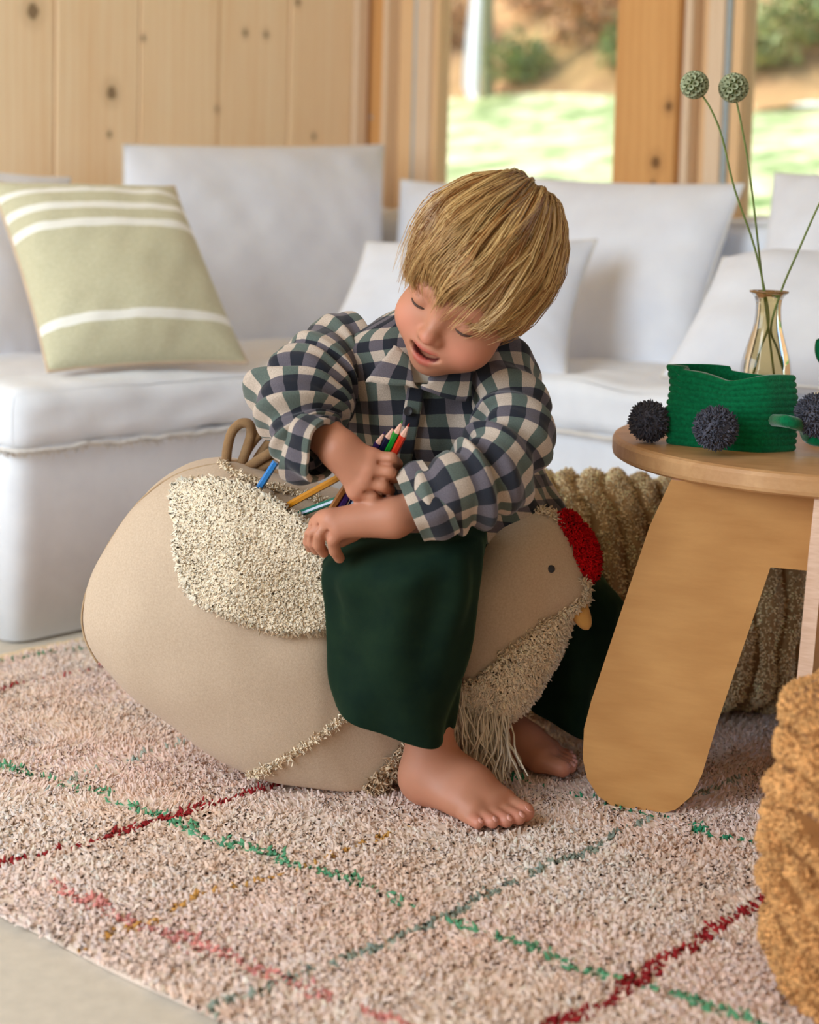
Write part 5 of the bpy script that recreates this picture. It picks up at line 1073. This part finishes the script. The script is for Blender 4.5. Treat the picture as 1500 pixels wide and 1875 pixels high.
# ------------------------------------------------------------------ hair, combed out from the crown
kP = unit(np.array([.03, .60, .80])); fP = unit(np.array([0, -1, 0]) - kP * (kP @ np.array([0, -1, 0]))); xP = np.cross(kP, fP); xP = xP if xP[0] > 0 else -xP
HC = np.array([-.005, .012, .030]); HRD = np.array([.0800, .0985, .0965])
ANG = np.radians([-180, -135, -95, -60, -35, 0, 35, 65, 95, 135, 180]); END = np.radians([98, 104, 114, 121, 128, 135, 141, 146, 148, 120, 100])
def hair_dir(th, ph): return np.cos(th)[..., None] * kP + np.sin(th)[..., None] * (np.cos(ph)[..., None] * fP + np.sin(ph)[..., None] * xP)
g = np.random.default_rng(161); ns = 8600; n = 9; ph0 = g.uniform(-pi, pi, ns); lay = g.random(ns)
th0 = np.where(lay < .62, np.radians(g.uniform(1.5, 24, ns)), np.radians(g.uniform(15, 95, ns))); te = np.interp(ph0, ANG, END) + np.radians(g.normal(size=ns) * 4.0 - 2 + 5 * np.sin(np.floor(ph0 / (2 * pi) * 130) * 2.7)); th0 = np.minimum(th0, te - .35)
clid = np.floor(ph0 / (2 * pi) * 130 + .5 * np.sin(th0 * 5)); cph = (clid + .5) / 130 * 2 * pi
tq = np.linspace(0, 1, n)[None]; TH_ = th0[:, None] + (te - th0)[:, None] * tq
wv = SN(1.0, 162, 6); jit = g.normal(size=(ns, 1)) * .03
PH = ph0[:, None] + (cph - ph0)[:, None] * .8 * tq ** 1.5 - .34 * (tq ** 1.4) * np.cos(ph0 * .5)[:, None] ** 2 + jit * tq + .05 * np.sin(TH_ * 4 + clid[:, None])
dirs = hair_dir(TH_, PH); lift = 1.0 + .035 * g.random((ns, 1)) * (lay[:, None] < .8) - .03 * (lay[:, None] > .8) + .030 * np.sin(clid * 2.399)[:, None] * np.sin(tq * pi) + .018 * np.sin(clid[:, None] * .55 + TH_ * 2) + .012 * np.sin(PH * 9 + TH_ * 3)
lift = lift - .055 * np.exp(-(TH_ / .22) ** 2) + .05 * np.exp(-((TH_ - .42) / .25) ** 2) * (np.cos(PH - 1.0) > -.2) - .035 * np.clip(tq - .8, 0, 1) * 5 * (g.random((ns, 1)) < .7)
HP = HC + dirs * HRD * lift[..., None]
HP = HP + (.0045 * tq * np.sin(np.minimum(tq * 4, pi / 2)))[..., None] * np.stack([SN(16, 171)(HP), SN(16, 172)(HP), SN(16, 173)(HP)], -1)
fly = g.random(ns) < .03 + .10 * (th0 < .35); HP[fly] += (dirs[fly] * (tq ** 2)[..., None] * g.uniform(.0, .012, (int(fly.sum()), 1, 1))) + g.normal(size=(int(fly.sum()), 1, 3)) * .003 * tq[..., None]
HW = HP @ (HM.T * HS) + HT
rad = .0006 * g.uniform(.7, 1.3, (ns, 1)) * (1 - .75 * tq ** 3)
T = unit(np.gradient(HW, axis=1)); A_ = unit(np.cross(T, dirs @ HM.T)); B_ = np.cross(T, A_); tt = np.arange(3) / 3 * 2 * pi
V = HW[:, :, None] + rad[:, :, None, None] * (np.cos(tt)[:, None] * A_[:, :, None] + np.sin(tt)[:, None] * B_[:, :, None])
fb = grid_faces(n, 3, False, True); Fh_ = (np.arange(ns)[:, None, None] * n * 3 + fb).reshape(-1, 4)
tone = np.clip(.45 + .28 * np.sin(clid * 1.7) + .22 * g.normal(size=ns), 0, 1)[:, None]; dark, lite = np.array(srgb(152, 98, 46)), np.array(srgb(238, 202, 138)); hcol = dark * (1 - tone) + lite * tone
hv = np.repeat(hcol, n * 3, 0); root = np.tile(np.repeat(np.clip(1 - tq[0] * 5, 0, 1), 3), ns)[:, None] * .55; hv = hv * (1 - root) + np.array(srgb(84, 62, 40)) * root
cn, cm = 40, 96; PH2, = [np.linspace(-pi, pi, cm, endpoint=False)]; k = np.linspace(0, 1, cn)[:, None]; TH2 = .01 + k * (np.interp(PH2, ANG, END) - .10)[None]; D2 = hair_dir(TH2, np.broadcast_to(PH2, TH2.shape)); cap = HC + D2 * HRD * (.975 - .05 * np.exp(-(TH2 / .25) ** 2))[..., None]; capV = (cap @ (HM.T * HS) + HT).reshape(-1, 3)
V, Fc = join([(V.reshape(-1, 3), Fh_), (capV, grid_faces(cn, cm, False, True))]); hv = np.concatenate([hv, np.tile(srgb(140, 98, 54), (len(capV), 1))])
s = NT('blond_hair'); at = s.n('Attribute', attribute_name='Col'); s.set(Base_Color=at.outputs['Color'], Roughness=.32, Sheen_Weight=.0); s.b.inputs['Specular IOR Level'].default_value = .6
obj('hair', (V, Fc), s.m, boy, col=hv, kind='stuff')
